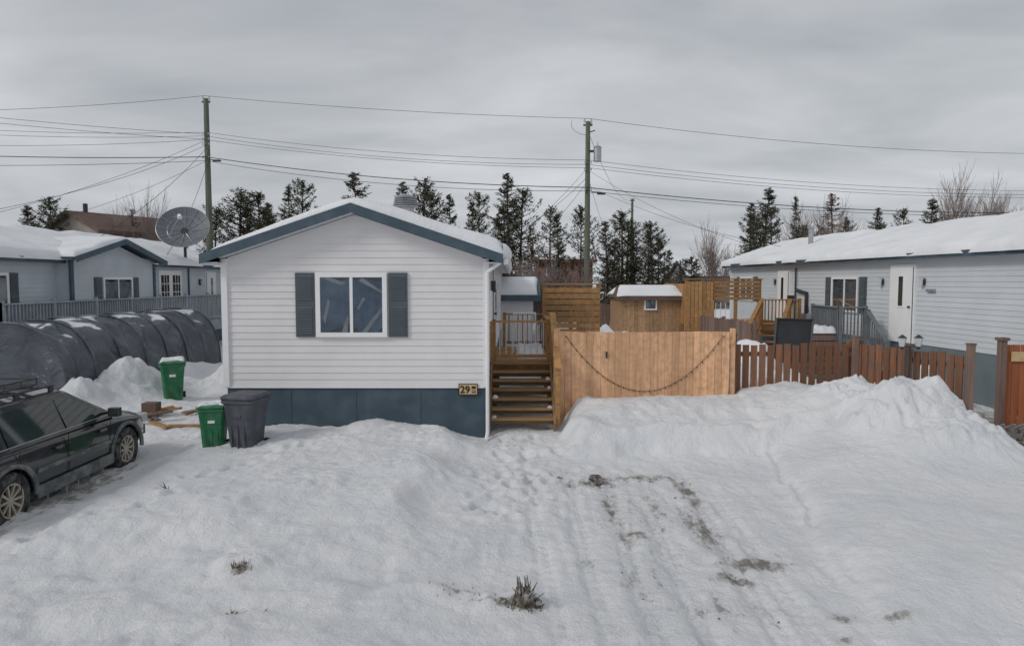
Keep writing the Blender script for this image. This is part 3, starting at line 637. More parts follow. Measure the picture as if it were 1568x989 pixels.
m=MB(); m.cyl((9.5,15.6,.2),(9.5,15.6,1.0),.14,.14,14,'white'); m.cyl((9.5,15.6,1.0),(9.5,15.6,1.12),.14,.05,14,'white'); m.build('propane_tank')

ld=empty('grey_deck_railing',(0,0,0)); m=MB()
rail(m,(-12.9,17.2),(-12.9,31),1.35,2.40,'greywood',.13,bw=.05)
for i in range(8): m.box(-12.95,-12.85,17.2+i*1.95,17.3+i*1.95,0,2.5,'greywood')
m.box(-13.5,-12.85,17.2,31,1.28,1.35,'greywood'); m.box(-12.84,-12.82,17.2,31,.9,1.3,'greywood')
rail(m,(-13.5,17.2),(-12.9,17.2),1.35,2.4,'greywood',.12,bw=.05); m.build('railing',ld)

# ------------------------------------------------------------------ tent garage
tg=empty('tarp_garage_tent',(-11.2,0,0))
na,nl=80,260; a=np.linspace(0,math.pi,na); yv=np.linspace(14.9,22.8,nl); A,YY=np.meshgrid(a,yv)
rib=(YY-14.9)/1.13; ph=np.abs(np.sin(rib*math.pi))**.7; sagg=1-.055*ph*(.6+.4*np.sin(A))
wr=.040*np.sin(A*11+2.5*np.sin(rib*math.pi*1.0)+vnoise(YY*.8,A)*8)*ph+.05*vnoise(YY*1.3,A*2.2)+.035*np.sin((YY+A*.5)*7+vnoise(YY,A*2)*8)*ph+.015*vnoise(YY*8,A*9)
R=1.42*sagg+wr*.9
ca=np.cos(A); sa=np.sin(A)
P=np.stack([R*np.sign(ca)*np.abs(ca)**.75,YY,.05+2.02*(R/1.42)*np.abs(sa)**.72],-1)
grid('cover',P,'tarp',tg)
rr=np.linspace(0,1,16)
Pe=np.stack([np.outer(rr,P[0,:,0]),np.full((16,na),14.9)+.16*vnoise(np.outer(rr,P[0,:,0])*3,np.outer(rr,P[0,:,2])*1.2)+.02,np.outer(rr,P[0,:,2])],-1); Pe[-1,:,1]=14.9
grid('front_flap',Pe,'tarp',tg)
m=MB()
for i in range(8):
    yy=14.9+1.13*i
    pts=[Vector((1.42*math.copysign(abs(math.cos(t))**.75,math.cos(t)),yy+.0,.05+2.03*abs(math.sin(t))**.72)) for t in np.linspace(0,math.pi,30)]
    for p_,q_ in zip(pts[:-1],pts[1:]): m.cyl(p_,q_,.024,.024,6,'tarp',False)
m.build('ribs',tg,smooth=True,recalc=False)

# ------------------------------------------------------------------ satellite dish
sd=empty('satellite_dish',(-13.35,28,0)); Rd=1.0
axis=Vector((.20,-.80,.52)).normalized(); Rm=axis.to_track_quat('Z','Y').to_matrix().to_4x4(); Rm.translation=Vector((0,0,5.02))
u=np.linspace(0,1,10);v=np.linspace(0,2*np.pi,37); P=[]
for vv in v: P.append([list(Rm@Vector((Rd*uu*math.cos(vv),Rd*uu*math.sin(vv),.30*uu*uu))) for uu in u])
grid('reflector',np.array(P),'dish',sd)
m=MB(); m.M=Rm
for i in range(12):
    t=2*math.pi*i/12; pts=[(Rd*uu*math.cos(t),Rd*uu*math.sin(t),.30*uu*uu+.01) for uu in(0,.35,.7,1)]
    for p_,q_ in zip(pts[:-1],pts[1:]): m.cyl(p_,q_,.011,.011,5,'metal')
for rr_ in(.62,1.0):
    pts=[(Rd*rr_*math.cos(2*math.pi*i/36),Rd*rr_*math.sin(2*math.pi*i/36),.30*rr_*rr_) for i in range(37)]
    for p_,q_ in zip(pts[:-1],pts[1:]): m.cyl(p_,q_,.010,.010,5,'metal',False)
for i in range(4):
    t=2*math.pi*(i+.5)/4; m.cyl((Rd*.75*math.cos(t),Rd*.75*math.sin(t),.17),(.04*math.cos(t),.04*math.sin(t),.95),.012,.012,5,'metal')
m.cyl((0,0,.88),(0,0,1.05),.09,.07,12,'white'); m.cyl((0,0,-.05),(0,0,.04),.16,.14,12,'darkmetal'); m.build('ribs_and_feed',sd)
m=MB(); m.cyl((-.05,.12,3.6),(-.05,.12,4.95),.06,.06,10,'darkmetal'); m.cyl((-.05,.12,4.8),(0,.0,5.0),.09,.09,8,'darkmetal'); m.build('mast',sd)

# ------------------------------------------------------------------ utility poles & wires
def upole(name,x,y,h,r=.16,arms=(),trans=False,lean=0):
    e=empty(name,(x,y,0)); m=MB(); n=8
    for i in range(n):
        t0=i/n;t1=(i+1)/n; m.cyl((lean*t0,0,-.5+(h+.5)*t0),(lean*t1,0,-.5+(h+.5)*t1),r*(1-.35*t0),r*(1-.35*t1),12,'pole',i==n-1)
    m.build('pole_shaft',e,smooth=False); m=MB()
    m.cyl((lean+-.15,0,h-.02),(lean-.15,0,h+.12),.05,.04,8,'lamp'); m.beam((lean-.2,0,h-.15),(lean+.2,0,h-.15),.06,.08,'pole'); m.cyl((lean+.15,0,h-.12),(lean+.15,0,h+.12),.05,.04,8,'lamp')
    for z in arms:
        m.cyl((lean*.8-.14,-.16,z-.06),(lean*.8-.14,-.16,z+.06),.04,.04,8,'lamp'); m.cyl((lean*.8+.14,-.16,z-.04),(lean*.8+.14,-.16,z+.04),.03,.03,8,'metal')
    if trans:
        m.cyl((.42,-.1,h-1.75),(.42,-.1,h-1.15),.17,.17,14,'metal'); m.cyl((.42,-.1,h-1.15),(.42,-.1,h-1.08),.19,.12,14,'metal'); m.cyl((.42,-.1,h-1.08),(.42,-.1,h-.9),.04,.03,6,'lamp'); m.beam((.1,-.05,h-1.3),(.3,-.08,h-1.3),.06,.1,'darkmetal')
        m.beam((0,-.05,h-.5),(.3,-.1,h-.4),.04,.04,'darkmetal')
    m.build('hardware',e); return e
PL=(-14.75,33.5); PR=(3.35,30.6); HL=11.75; HR=10.0
q=1.24
zl_=lambda z:3+(z-3)*q
upole('utility_pole',*PL,HL,.18,(zl_(8.7),zl_(8.5),zl_(8.3),zl_(7.8))); upole('utility_pole',*PR,HR,.155,(8.2,7.9,7.0),True)
upole('utility_pole',10.3,59,10,.15,(9,)); 
m=MB()
for px,py,zz in((PL[0],PL[1],zl_(7.7)),(PR[0],PR[1],6.9)):
    m.cyl((px+.15,py-.1,zz),(px+.6,py-.3,zz-.05),.02,.02,6,'darkmetal'); m.box(px+.4,px+.75,py-.38,py-.22,zz-.12,zz-.04,'darkmetal')
m.build('cable_terminal')
wires=[]
Lf=Vector((-42,29,0)); Rf=Vector((PR[0]+33,PR[1]+5,0))
for zl,zr,s,off,zf in((HL+.1,HR+.1,.15,0,10.9),(zl_(8.75),8.3,.3,0,11.6),(zl_(8.6),8.1,.35,.05,11.3),(zl_(8.45),7.95,.3,.1,10.2)):
    wires.append((sag((PL[0],PL[1]-.15-off,zl),(PR[0],PR[1]-.15-off,zr),s,24),.010))
    wires.append((sag((PR[0],PR[1]-.15-off,zr),(Rf.x,Rf.y-off,zr-.4),.7,30),.010))
    wires.append((sag((PL[0],PL[1]-.15-off,zl),(Lf.x,Lf.y-off,zf),.8,30),.010))
for z0,s,r,zf in((7.8,.3,.022,9.6),(7.65,.4,.013,8.7)):
    wires.append((sag((PL[0],PL[1]-.2,zl_(z0)),(PR[0],PR[1]-.2,z0-.7),s,24),r)); wires.append((sag((PR[0],PR[1]-.2,z0-.7),(Rf.x,Rf.y,z0-.9),.7,30),r)); wires.append((sag((PL[0],PL[1]-.2,zl_(z0)),(Lf.x,Lf.y,zf),.5,30),r))
for z,tx,ty,tz in((8.5,-20,24,4.9),(8.3,-16.4,20,4.8),(7.7,-22,30,5.2),(8.2,-13.9,22,4.0),(7.7,-13.9,31,4.3),(7.6,-13.6,27,4.0)): wires.append((sag((PL[0],PL[1],zl_(z)),(tx,ty,tz),.35,16),.009))
for z,tx,ty,tz in((8.0,-.8,29,4.2),(7.9,9.9,28,4.4),(7.6,-1,26,4.2),(7.2,10.2,26,4.3),(7.7,6.0,42,5.5),(7.4,0.5,36,4.6)): wires.append((sag((PR[0],PR[1],z),(tx,ty,tz),.3,16),.008))
for z in(8.7,8.5): wires.append((sag((PL[0],PL[1],zl_(z)),(-40,22,z+3),.6,24),.010))
wires.append((sag((10.3,59,9.9),(PR[0],PR[1],9.6),1.0,20),.009))
wires.append(([Vector((PR[0]-.7,PR[1],10.05)),Vector((PR[0]-.74,PR[1],9.8)),Vector((PR[0]-.6,PR[1],9.6)),Vector((PR[0]-.3,PR[1],9.45)),Vector((PR[0],PR[1],9.4))],.01))
m=MB()
for ch,r in wires:
    for p_,q_ in zip(ch[:-1],ch[1:]): m.cyl(p_,q_,r,r,4,'wire',False)
m.build('overhead_wires',recalc=False)

# ------------------------------------------------------------------ trees
def spruce_mesh(name,seed,H=8.,Rm=1.15,leaves=60,k='needle',nb=110,base=.1,pine=0,lsz=1):
    R=random.Random(seed); m=MB(); nseg=8; bend=R.uniform(-.2,.2)
    tp=lambda t:Vector((bend*math.sin(t*3),bend*.5*math.sin(t*5),H*t))
    for i in range(nseg): m.cyl(tp(i/nseg),tp((i+1)/nseg),.12*(1-i/nseg)+.012,.12*(1-(i+1)/nseg)+.01,6,'bark',False)
    nk=[R.uniform(.75,1.15) for _ in range(22)]
    v=[];f=[]
    for b in range(nb):
        t=base+(1-base)*(b+R.uniform(-1,2))/nb
        if t>.985 or t<base*.7: continue
        az=R.uniform(0,6.283)
        prof=min(1,(1-t)**(.8 if not pine else .5)*1.3)*min(1,(t-base*.6)*5+.4)*nk[int(t*21)]
        if R.random()<.15: prof*=.45
        elif R.random()<.08: prof*=1.3
        L=Rm*prof*R.uniform(.6,1.1)+.12; el=R.uniform(-.3,.2)+.6*(t-.4)+(.3 if pine else 0)
        o=tp(t); d=Vector((math.cos(az)*math.cos(el),math.sin(az)*math.cos(el),math.sin(el)))
        tip=o+d*L+Vector((0,0,.14*L)); mid=o+d*L*.5-Vector((0,0,.06*L))
        m.cyl(o,mid,.024,.017,3,'bark',False); m.cyl(mid,tip,.017,.006,3,'bark',False)
        nl=int(leaves*(.3+L/Rm)); side=d.cross(Vector((0,0,1))).normalized()
        for j in range(nl):
            s=R.uniform(.22 if pine else .05,1.04)**.75; c=(o.lerp(mid,s*2) if s<.5 else mid.lerp(tip,s*2-1))
            wd=.26*(1.15-s)*L/Rm+.07
            r_=R.uniform(-1,1); c=c+side*wd*r_+Vector((R.gauss(0,.03),R.gauss(0,.03),-.25*abs(r_)*wd+R.gauss(0,.035 if not pine else .07)))
            sz=R.uniform(.035,.07)*lsz; fd=(d+side*r_*.9+Vector((R.gauss(0,.4),R.gauss(0,.4),R.gauss(-.05,.4)))).normalized(); sd_=fd.cross(Vector((R.gauss(0,.6),R.gauss(0,.6),1))).normalized()
            n0=len(v); v+=[c-sd_*sz*.55,c+sd_*sz*.55,c+fd*sz*2.2]; f.append((n0,n0+1,n0+2))
    for j in range(80):
        c=tp(R.uniform(.90,1.0))+Vector((R.gauss(0,.03),R.gauss(0,.03),0)); n0=len(v); w=R.uniform(.04,.07); az=R.uniform(0,6.3)
        v+=[c,c+Vector((0,0,w)),c+Vector((math.cos(az)*.15,math.sin(az)*.15,.06))]; f.append((n0,n0+1,n0+2))
    m.add(v,f,k)
    me=bpy.data.meshes.new(name); me.from_pydata(m.v,[],m.f)
    for q in m.ms: me.materials.append(q)
    me.polygons.foreach_set('material_index',m.mi); return me
VS=[spruce_mesh('spruce_a',1,8,1.25,nb=125),spruce_mesh('spruce_b',2,8,1.55,62,nb=135),spruce_mesh('spruce_c',3,8,1.1,50,nb=110,base=.12),spruce_mesh('pine_a',4,8,1.55,68,nb=100,base=.22,pine=1),spruce_mesh('pine_b',5,8,1.35,60,nb=95,base=.16,pine=1)]
VB=spruce_mesh('pine_brown',6,8,1.6,50,'needle_br',90)
def put(name,me,x,y,h,sx=1,rot=None):
    o=bpy.data.objects.new(name,me); o.location=(x,y,0); s=h/8; o.scale=(s*sx,s*sx,s); o.rotation_euler=(random.uniform(-.03,.03),random.uniform(-.03,.03),random.uniform(0,6.28) if rot is None else rot); COL.objects.link(o); return o
TL=[(-30.5,45,8.4,3,1.3),(-32.3,46,8.0,1,1.3),(-29.3,47,7.6,3,1.2),(-31.4,47,7.4,4,1.2),(-27.5,50,7.6,4,1.0),(-15.6,36,6.8,3,1.1),(-14.9,38,8.0,3,1.35),(-14.2,39,8.0,4,1.3),(-14.5,41,7.6,1,1.2),(-13.5,41,8.6,0,1),(-12.2,40,8.8,4,1.05),(-12.9,37,6.9,3,1.1),(-13.9,36,6.2,1,1.0),(-11.5,37,6.6,0,1),(-15.3,39,7.2,1,1.2),(-12.0,43,7.6,3,1.2),
(-8.6,38,8.9,1,1.2),(-6.3,38,8.4,0,1.1),(-5.0,40,8.9,3,1.15),(-4.4,39,7.9,4,1.0),(-3.4,40,8.0,1,.95),(-2.4,41,7.6,0,.9),(-1.7,39,8.0,4,1.05),(-.1,36,8.6,1,1.1),(.5,37,7.9,3,1.1),(-.9,37,6.6,0,.9),(-.4,39,7.4,1,1.1),(1.8,34,6.6,4,1.15),(2.5,38,6.6,0,.9),(3.5,37,7.0,3,1.0),(4.6,34,5.9,1,1.1),(5.45,35,6.5,3,1.3),(6.1,37,6.2,4,1.1),(6.8,33,5.8,3,1.2),(5.0,33,5.0,1,1.2),(7.2,37,5.6,0,1.1),(5.9,34,5.2,1,1.3),
(7.6,35,5.2,1,1.1),(8.4,36,4.6,0,1.1),(9.6,38,4.2,3,1.1),(11.0,41,4.3,1,1.1),(8.9,34,4.2,1,1.1),(15.6,42,8.6,1,1.15),(14.7,41,7.0,3,1),(16.3,43,7.6,4,1.1),(15.2,44,7.9,0,1.1),(17.3,42,8.1,2,.75),(26.6,50,8.3,0,1.1),(29.6,52,8.4,4,1.0),(30.6,50,8.9,1,1.2),(24.4,50,7.6,0,1),(-10.2,42,7.0,2,1),(34.5,52,7.8,2,1),(19.2,45,6.6,3,1.1),(28,52,7.4,3,1),(25.4,52,7.5,4,1.1)]
for x,y,h,v,sx in TL: put('spruce_tree',VS[v],x,y,h,sx)
put('brown_pine_tree',VB,21.4,46,8.8,1.15); put('brown_pine_tree',VB,1.2,40,6.2,.8); put('brown_pine_tree',VB,-26.2,47,7.9,.7)
def birch_mesh(name,seed,H=9,fan=.5,stems=2,depth=5):
    R=random.Random(seed); m=MB()
    def rec(p,d,L,r,dep):
        q=p+d*L; m.cyl(p,q,r,r*.65,5 if dep>3 else 3,'birchtrunk' if dep>4 else 'birch',False)
        if dep==0:return
        n=4 if dep>2 else 3
        for i in range(n):
            nd=(d+Vector((R.gauss(0,fan),R.gauss(0,fan),R.gauss(.15,.2)))).normalized()
            rec(p+d*L*R.uniform(.45,1),nd,L*R.uniform(.55,.8),r*.55,dep-1)
        nd=(d+Vector((R.gauss(0,.12),R.gauss(0,.12),.1))).normalized(); rec(q,nd,L*.8,r*.65,dep-1)
    for s in range(stems):
        rec(Vector((R.gauss(0,.15),R.gauss(0,.15),0)),Vector((R.gauss(0,.1),R.gauss(0,.1),1)).normalized(),H*.28,.085,depth)
    me=bpy.data.meshes.new(name); 
    zmax=max(p[2] for p in m.v); k=8/zmax
    me.from_pydata([(a*k,b*k,c*k) for a,b,c in m.v],[],m.f)
    for q in m.ms: me.materials.append(q)
    me.polygons.foreach_set('material_index',m.mi); return me
BV=[birch_mesh('birch_a',1,stems=2,fan=.38),birch_mesh('birch_b',2,stems=1,fan=.36),birch_mesh('birch_c',5,stems=2,fan=.42)]
for x,y,h,v,sx in((10.9,38,6.9,1,.9),(32,50,11.7,0,.9),(34.6,51,11.5,2,.8),(20.4,46,8.9,2,1.1),(22.2,47,9,1,1.1),(-24.5,46,9.9,0,.7),(-25.8,46,8.8,1,.8),(2.2,31,4.6,2,1.0),(1.2,32,4.2,0,1.0),(36.5,50,10.3,1,.9),(9.4,36,3.8,2,1.2),(.8,33,4.6,1,1.2),(9.9,37,3.6,0,1.2)): put('bare_birch_tree',BV[v],x,y,h,sx)
lo=[spruce_mesh('far_a',11,8,1.6,12,nb=50,lsz=2.2),spruce_mesh('far_b',12,8,1.3,12,nb=50,lsz=2.2)]
ff=[];mi=[]; R=random.Random(5)
data=[]
for me in lo:
    co=np.zeros(len(me.vertices)*3); me.vertices.foreach_get('co',co); data.append((co.reshape(-1,3),[tuple(p.vertices) for p in me.polygons],[p.material_index for p in me.polygons]))
off=0; allv=[]
for i in range(150):
    co,fs,ms=data[i%2]; x=-100+200*i/150+R.uniform(-1,1); y=R.uniform(68,100); s=R.uniform(4.4,7.0)/8
    t=R.uniform(0,6.28); c_,s2=math.cos(t),math.sin(t)
    nv=np.stack([(co[:,0]*c_-co[:,1]*s2)*s*1.6+x,(co[:,0]*s2+co[:,1]*c_)*s*1.6+y,co[:,2]*s],-1); allv.append(nv)
    ff+=[tuple(a+off for a in f) for f in fs]; mi+=ms; off+=len(co)
me=bpy.data.meshes.new('distant_tree_line'); me.from_pydata(np.concatenate(allv).tolist(),[],ff)
for q in lo[0].materials: me.materials.append(q)
me.polygons.foreach_set('material_index',mi); o=bpy.data.objects.new('distant_tree_line',me); COL.objects.link(o)

# ------------------------------------------------------------------ bins
def bin_(name,x,y,z,rot,k,s=1.0,snow=False,tilt=0):
    e=empty(name,(x,y,z),rot); e.rotation_euler=(tilt,0,rot); e.scale=(s,s,s); m=MB()
    def ring(hx,hy,zz,c=.05,oy=0):
        return [(-hx+c,-hy+oy,zz),(hx-c,-hy+oy,zz),(hx,-hy+c+oy,zz),(hx,hy-c+oy,zz),(hx-c,hy+oy,zz),(-hx+c,hy+oy,zz),(-hx,hy-c+oy,zz),(-hx,-hy+c+oy,zz)]
    def loft(rings,k,cap=True):
        v=[];[v.extend(r) for r in rings]; n=8;f=[]
        for i in range(len(rings)-1):
            for j in range(n): f.append((i*n+j,i*n+(j+1)%n,(i+1)*n+(j+1)%n,(i+1)*n+j))
        if cap: f+=[tuple(range(n))[::-1],tuple(range((len(rings)-1)*n,len(rings)*n))]
        m.add(v,f,k)
    loft([ring(.20,.21,.03),ring(.235,.26,.55),ring(.265,.30,.86),ring(.29,.325,.865),ring(.29,.325,.92),ring(.27,.30,.925)],k)
    loft([ring(.30,.34,.93,.06),ring(.305,.345,.965,.06),ring(.26,.29,1.0,.06),ring(.12,.15,1.01,.05)],k)
    m.box(-.2,.2,.33,.37,.93,.97,k)
    m.cyl((-.24,.40,.93),(.24,.40,.93),.017,.017,8,k); 
    for sx in(-.22,.22): m.box(sx-.02,sx+.02,.31,.41,.90,.95,k)
    for sx in(-.235,.235): m.cyl((sx-.03,.22,.10),(sx+.03,.22,.10),.10,.10,18,'rubber'); 
    m.box(-.07,.07,-.285,-.262,.62,.68,'white' if k=='green' else k)
    for xx in(-.12,0,.12): m.box(xx-.008,xx+.008,-.265,-.23,.08,.5,k)
    m.build('bin_body_and_lid',e,bevel=.006)
    if snow:
        u=np.linspace(-.27,.27,16);v=np.linspace(-.30,.30,16);U,V=np.meshgrid(u,v); dd=np.minimum(.27-np.abs(U),.30-np.abs(V)); grid('lid_snow',np.stack([U,V,.975+.06*np.sqrt(1-(1-np.clip(dd/.1,0,1))**2)*(1+1.5*vnoise(U*8,V*8))],-1),'snow',e)
bin_('wheelie_bin_green',-5.10,11.55,.10,rad(12),'green',.80,True,rad(-3))
bin_('wheelie_bin_grey',-4.52,11.5,.10,rad(-12),'greyplastic',1.0)
bin_('wheelie_bin_green',-8.05,16.1,.15,rad(25),'green',.98,True)

# ------------------------------------------------------------------ car
car=empty('parked_car',(-7.13,9.62,-.07),rad(1.5)); car.scale=(1,1,.94)
st=[(-2.27,.45,.92,.95,.74),(-2.17,.36,.98,1.03,.85),(-1.7,.30,1.02,1.06,.90),(-1.33,.28,1.02,1.06,.91),(-.5,.27,1.01,1.05,.91),(.3,.27,.99,1.05,.91),(.9,.27,.98,1.07,.91),(1.05,.27,.97,1.06,.91),(1.4,.28,.94,1.02,.905),(1.8,.30,.89,.96,.88),(2.1,.34,.80,.87,.80),(2.23,.40,.68,.74,.68)]
v=[];f=[]
for y,zb,zl,zt,w in st:
    h=[(w*.6,zb),(w*.93,zb+.02),(w*.99,zb+.14),(w,zb+.5*(zl-zb)),(w*.985,zl-.07),(w*.93,zl),(w*.75,zt),(w*.35,zt+.015)]
    ring=[(x,y,z) for x,z in h]+[(-x,y,z) for x,z in h[::-1]]; v+=ring
n=16
for i in range(len(st)-1):
    for j in range(n): f.append((i*n+j,i*n+(j+1)%n,(i+1)*n+(j+1)%n,(i+1)*n+j))
f+=[tuple(range(n))[::-1],tuple(range((len(st)-1)*n,len(st)*n))]
m=MB(); m.add(v,f,'paint'); bo=m.build('body',None,smooth=True)
ss=bo.modifiers.new('s','SUBSURF'); ss.levels=2; ss.render_levels=2
cut=MB()
for yy in(-1.33,1.33):
    for sx in(-1,1): cut.cyl((sx*.58,yy,.36),(sx*1.2,yy,.36),.43,.43,32,'clad')
co=cut.build('cutter'); bl=bo.modifiers.new('b','BOOLEAN'); bl.object=co; bl.operation='DIFFERENCE'; bl.solver='EXACT'
dg=bpy.context.evaluated_depsgraph_get(); nm=bpy.data.meshes.new_from_object(bo.evaluated_get(dg)); bo.modifiers.clear(); bo.data=nm; bpy.data.objects.remove(co); bo.parent=car
def sidep(y,t,sx=1,o=0): return (sx*(.855-.20*t+o),y,1.02+.56*t)
m=MB()
yb=[-2.14,-1.3,-.2,.5,1.12];yt=[-1.86,-1.3,-.3,.05,.20]; zt_=[1.57,1.635,1.655,1.64,1.60]
v=[];f=[]
for i in range(5):
    for sx in(-1,1): v.append((sx*.86,yb[i],1.0))
    for sx in(-1,1): v.append((sx*.655,yt[i],zt_[i]-.04))
    for sx in(-1,1): v.append((sx*.42,yt[i]+(.0 if i<4 else .02),zt_[i]))
for i in range(4):
    a=i*6;b=a+6
    f+=[(a+1,b+1,b+3,a+3),(a,a+2,b+2,b),(a+3,b+3,b+5,a+5),(a+2,a+4,b+4,b+2),(a+4,a+5,b+5,b+4)]
f+=[(0,1,3,5,4,2),(24,26,28,29,27,25)]
m.add(v,f,'paint'); g=m.build('cabin',car,bevel=.03)
m=MB()
for sx in(-1,1):
    o=.012
    m.add([sidep(-1.95,.10,sx,o),sidep(-1.37,.10,sx,o),sidep(-1.37,.84,sx,o),sidep(-1.72,.82,sx,o)],[(0,1,2,3)],'carglass')
    m.add([sidep(-1.28,.08,sx,o),sidep(-.22,.08,sx,o),sidep(-.26,.86,sx,o),sidep(-1.28,.85,sx,o)],[(0,1,2,3)],'carglass')
    m.add([sidep(-.12,.08,sx,o),sidep(.86,.08,sx,o),sidep(.80,.16,sx,o),sidep(.10,.85,sx,o),sidep(-.16,.86,sx,o)],[(0,1,2,3,4)],'carglass')
    m.add([sidep(-2.0,.055,sx,.014),sidep(.95,.055,sx,.014),sidep(.95,.075,sx,.014),sidep(-2.0,.075,sx,.014)],[(0,1,2,3)],'metal')
m.add([(-.76,1.03,1.10),(.76,1.03,1.10),(.60,.245,1.55),(-.60,.245,1.55)],[(0,1,2,3)],'carglass')
m.add([(-.7,-2.10,1.12),(.7,-2.10,1.12),(.58,-1.90,1.52),(-.58,-1.90,1.52)],[(0,1,2,3)],'carglass')
m.build('windows',car,recalc=False)
m=MB()
for sx in(-1,1):
    m.box(sx*.90 if sx>0 else -.935,.935 if sx>0 else -.90,-.88,.88,.25,.42,'clad')
    m.box(sx*.905 if sx>0 else -.925,.925 if sx>0 else -.905,-.86,.86,.60,.66,'clad')
    for yy in(-1.33,1.33):
        pts=[Vector((sx*.90,yy+.455*math.cos(t),.36+.455*math.sin(t))) for t in np.linspace(-.1,math.pi+.1,20)]
        for p_,q_ in zip(pts[:-1],pts[1:]): m.cyl(p_,q_,.035,.035,6,'clad')
    for yd in(-.20,.84,-1.18): m.box(sx*.915-.004,sx*.915+.004,yd-.005,yd+.005,.42,1.0,'black')
    for yd in(-.42,.62): m.box(min(sx*.91,sx*.945),max(sx*.91,sx*.945),yd-.09,yd+.09,.84,.875,'paint')
    m.beam((sx*.84,.72,1.10),(sx*1.0,.74,1.13),.05,.04,'black'); m.box(min(sx*.96,sx*1.12),max(sx*.96,sx*1.12),.70,.80,1.06,1.20,'paint')
    m.cyl((sx*.60,-1.55,1.69),(sx*.60,.0,1.69),.018,.018,8,'darkmetal')
    for yy in(-1.5,-.75,-.05): m.box(sx*.60-.02,sx*.60+.02,yy-.04,yy+.04,1.6,1.69,'darkmetal')
    m.box(min(sx*.60,sx*.83),max(sx*.60,sx*.83),1.98,2.14,.70,.84,'lamp')
    m.box(min(sx*.72,sx*.86),max(sx*.72,sx*.86),-2.24,-2.1,.75,1.05,'orange')
for yy in(-1.2,-.8,-.35): m.cyl((-.62,yy,1.71),(.62,yy,1.71),.018,.018,8,'darkmetal')
for yy in np.linspace(-1.45,-.25,9): m.cyl((-.5,yy,1.73),(.5,yy,1.73),.010,.010,6,'darkmetal')
for z in(1.74,1.83):
    for p_,q_ in(((-.52,-1.47),(.52,-1.47)),((.52,-1.47),(.52,-.22)),((.52,-.22),(-.52,-.22)),((-.52,-.22),(-.52,-1.47))): m.cyl((*p_,z),(*q_,z),.013,.013,6,'darkmetal')
for x in(-.52,.52):
    for yy in np.linspace(-1.47,-.22,5): m.cyl((x,yy,1.73),(x,yy,1.83),.01,.01,6,'darkmetal')
m.box(-.72,.72,2.12,2.27,.42,.60,'clad'); m.box(-.4,.4,2.16,2.26,.62,.74,'black'); m.box(-.7,.7,-2.35,-2.2,.42,.62,'clad')
m.build('trim_mirrors_rack',car,bevel=.008)
m=MB(); rI=random.Random(4)
for i in range(12):
    y=rI.uniform(-.85,1.9); L=rI.uniform(.04,.2); m.cyl((.90,y,.26),(.90,y,.26-L),.010,.002,5,'lamp')
m.build('icicles',car)
def wheel(x,y,sx):
    e=bpy.data.objects.new('wheel',None); COL.objects.link(e); e.parent=car; e.location=(x,y,.37); e.scale=(1,1,1/.94)
    prof=[(-.10,.20),(-.11,.25),(-.115,.31),(-.09,.345),(-.03,.352),(.03,.352),(.09,.345),(.115,.31),(.11,.25),(.10,.215),(.085,.205),(.0,.20)]
    n=40;v=[];f=[]
    for i in range(n):
        t=2*math.pi*i/n
        for a,r in prof: v.append((a*sx,r*math.cos(t),r*math.sin(t)))
    k=len(prof)
    for i in range(n):
        for j in range(k-1): f.append((i*k+j,i*k+j+1,((i+1)%n)*k+j+1,((i+1)%n)*k+j))
    m=MB(); m.add(v,f,'rubber'); m.build('tyre',e,smooth=True)
    m=MB(); 
    for i in range(n):
        t0=2*math.pi*i/n;t1=2*math.pi*(i+1)/n
        q=lambda r,a,t:(a*sx,r*math.cos(t),r*math.sin(t))
        m.add([q(.218,.10,t0),q(.218,.10,t1),q(.195,.095,t1),q(.195,.095,t0)],[(0,1,2,3)],'rim'); m.add([q(.195,.095,t0),q(.195,.095,t1),q(.19,-.02,t1),q(.19,-.02,t0)],[(0,1,2,3)],'rim')
    m.cyl((-.02*sx,0,0),(0.0,0,0),.19,.19,24,'black'); m.cyl((.0,0,0),(.085*sx,0,0),.055,.045,14,'rim')
    for i in range(10):
        t=2*math.pi*i/10; m.beam((.065*sx,.04*math.cos(t),.04*math.sin(t)),(.085*sx,.195*math.cos(t),.195*math.sin(t)),.030,.03,'rim',(1,0,0))
    m.build('rim',e,recalc=False)
for yy in(-1.33,1.33): wheel(.80,yy,1); wheel(-.80,yy,-1)

# ------------------------------------------------------------------ small things
def rock(name,x,y,z,r,seed,zs=.6):
    bm=bmesh.new(); bmesh.ops.create_icosphere(bm,subdivisions=3,radius=r)
    for v_ in bm.verts:
        a=v_.co/r
        n_=float(vnoise(a.x*1.7+seed,a.y*1.7+a.z*2))+.6*float(vnoise(a.x*4+seed,a.y*4+a.z*3)); v_.co*=1+.85*n_; v_.co.z*=zs
    me=bpy.data.meshes.new(name); bm.to_mesh(me); bm.free(); me.materials.append(M['rock']); o=bpy.data.objects.new(name,me); o.location=(x,y,z); COL.objects.link(o)
rock('rock',1.28,10.0,hz(1.28,10.0)+.02,.11,3)
rock('rock',.72,10.15,hz(.72,10.15),.04,5); rock('rock',-7.6,14.4,hz(-7.6,14.4)+.03,.10,8)
for i in range(22):
    a_=random.uniform(9.1,10.4); b_=random.uniform(11.8,15); rock('rock',a_,b_,hz(a_,b_)+.01,random.uniform(.04,.10),i+10)
for i in range(14):
    a_=random.uniform(1,2.9); b_=random.uniform(5.8,10.3); rock('rock',a_,b_,hz(a_,b_)+.0,random.uniform(.010,.022),i+50)
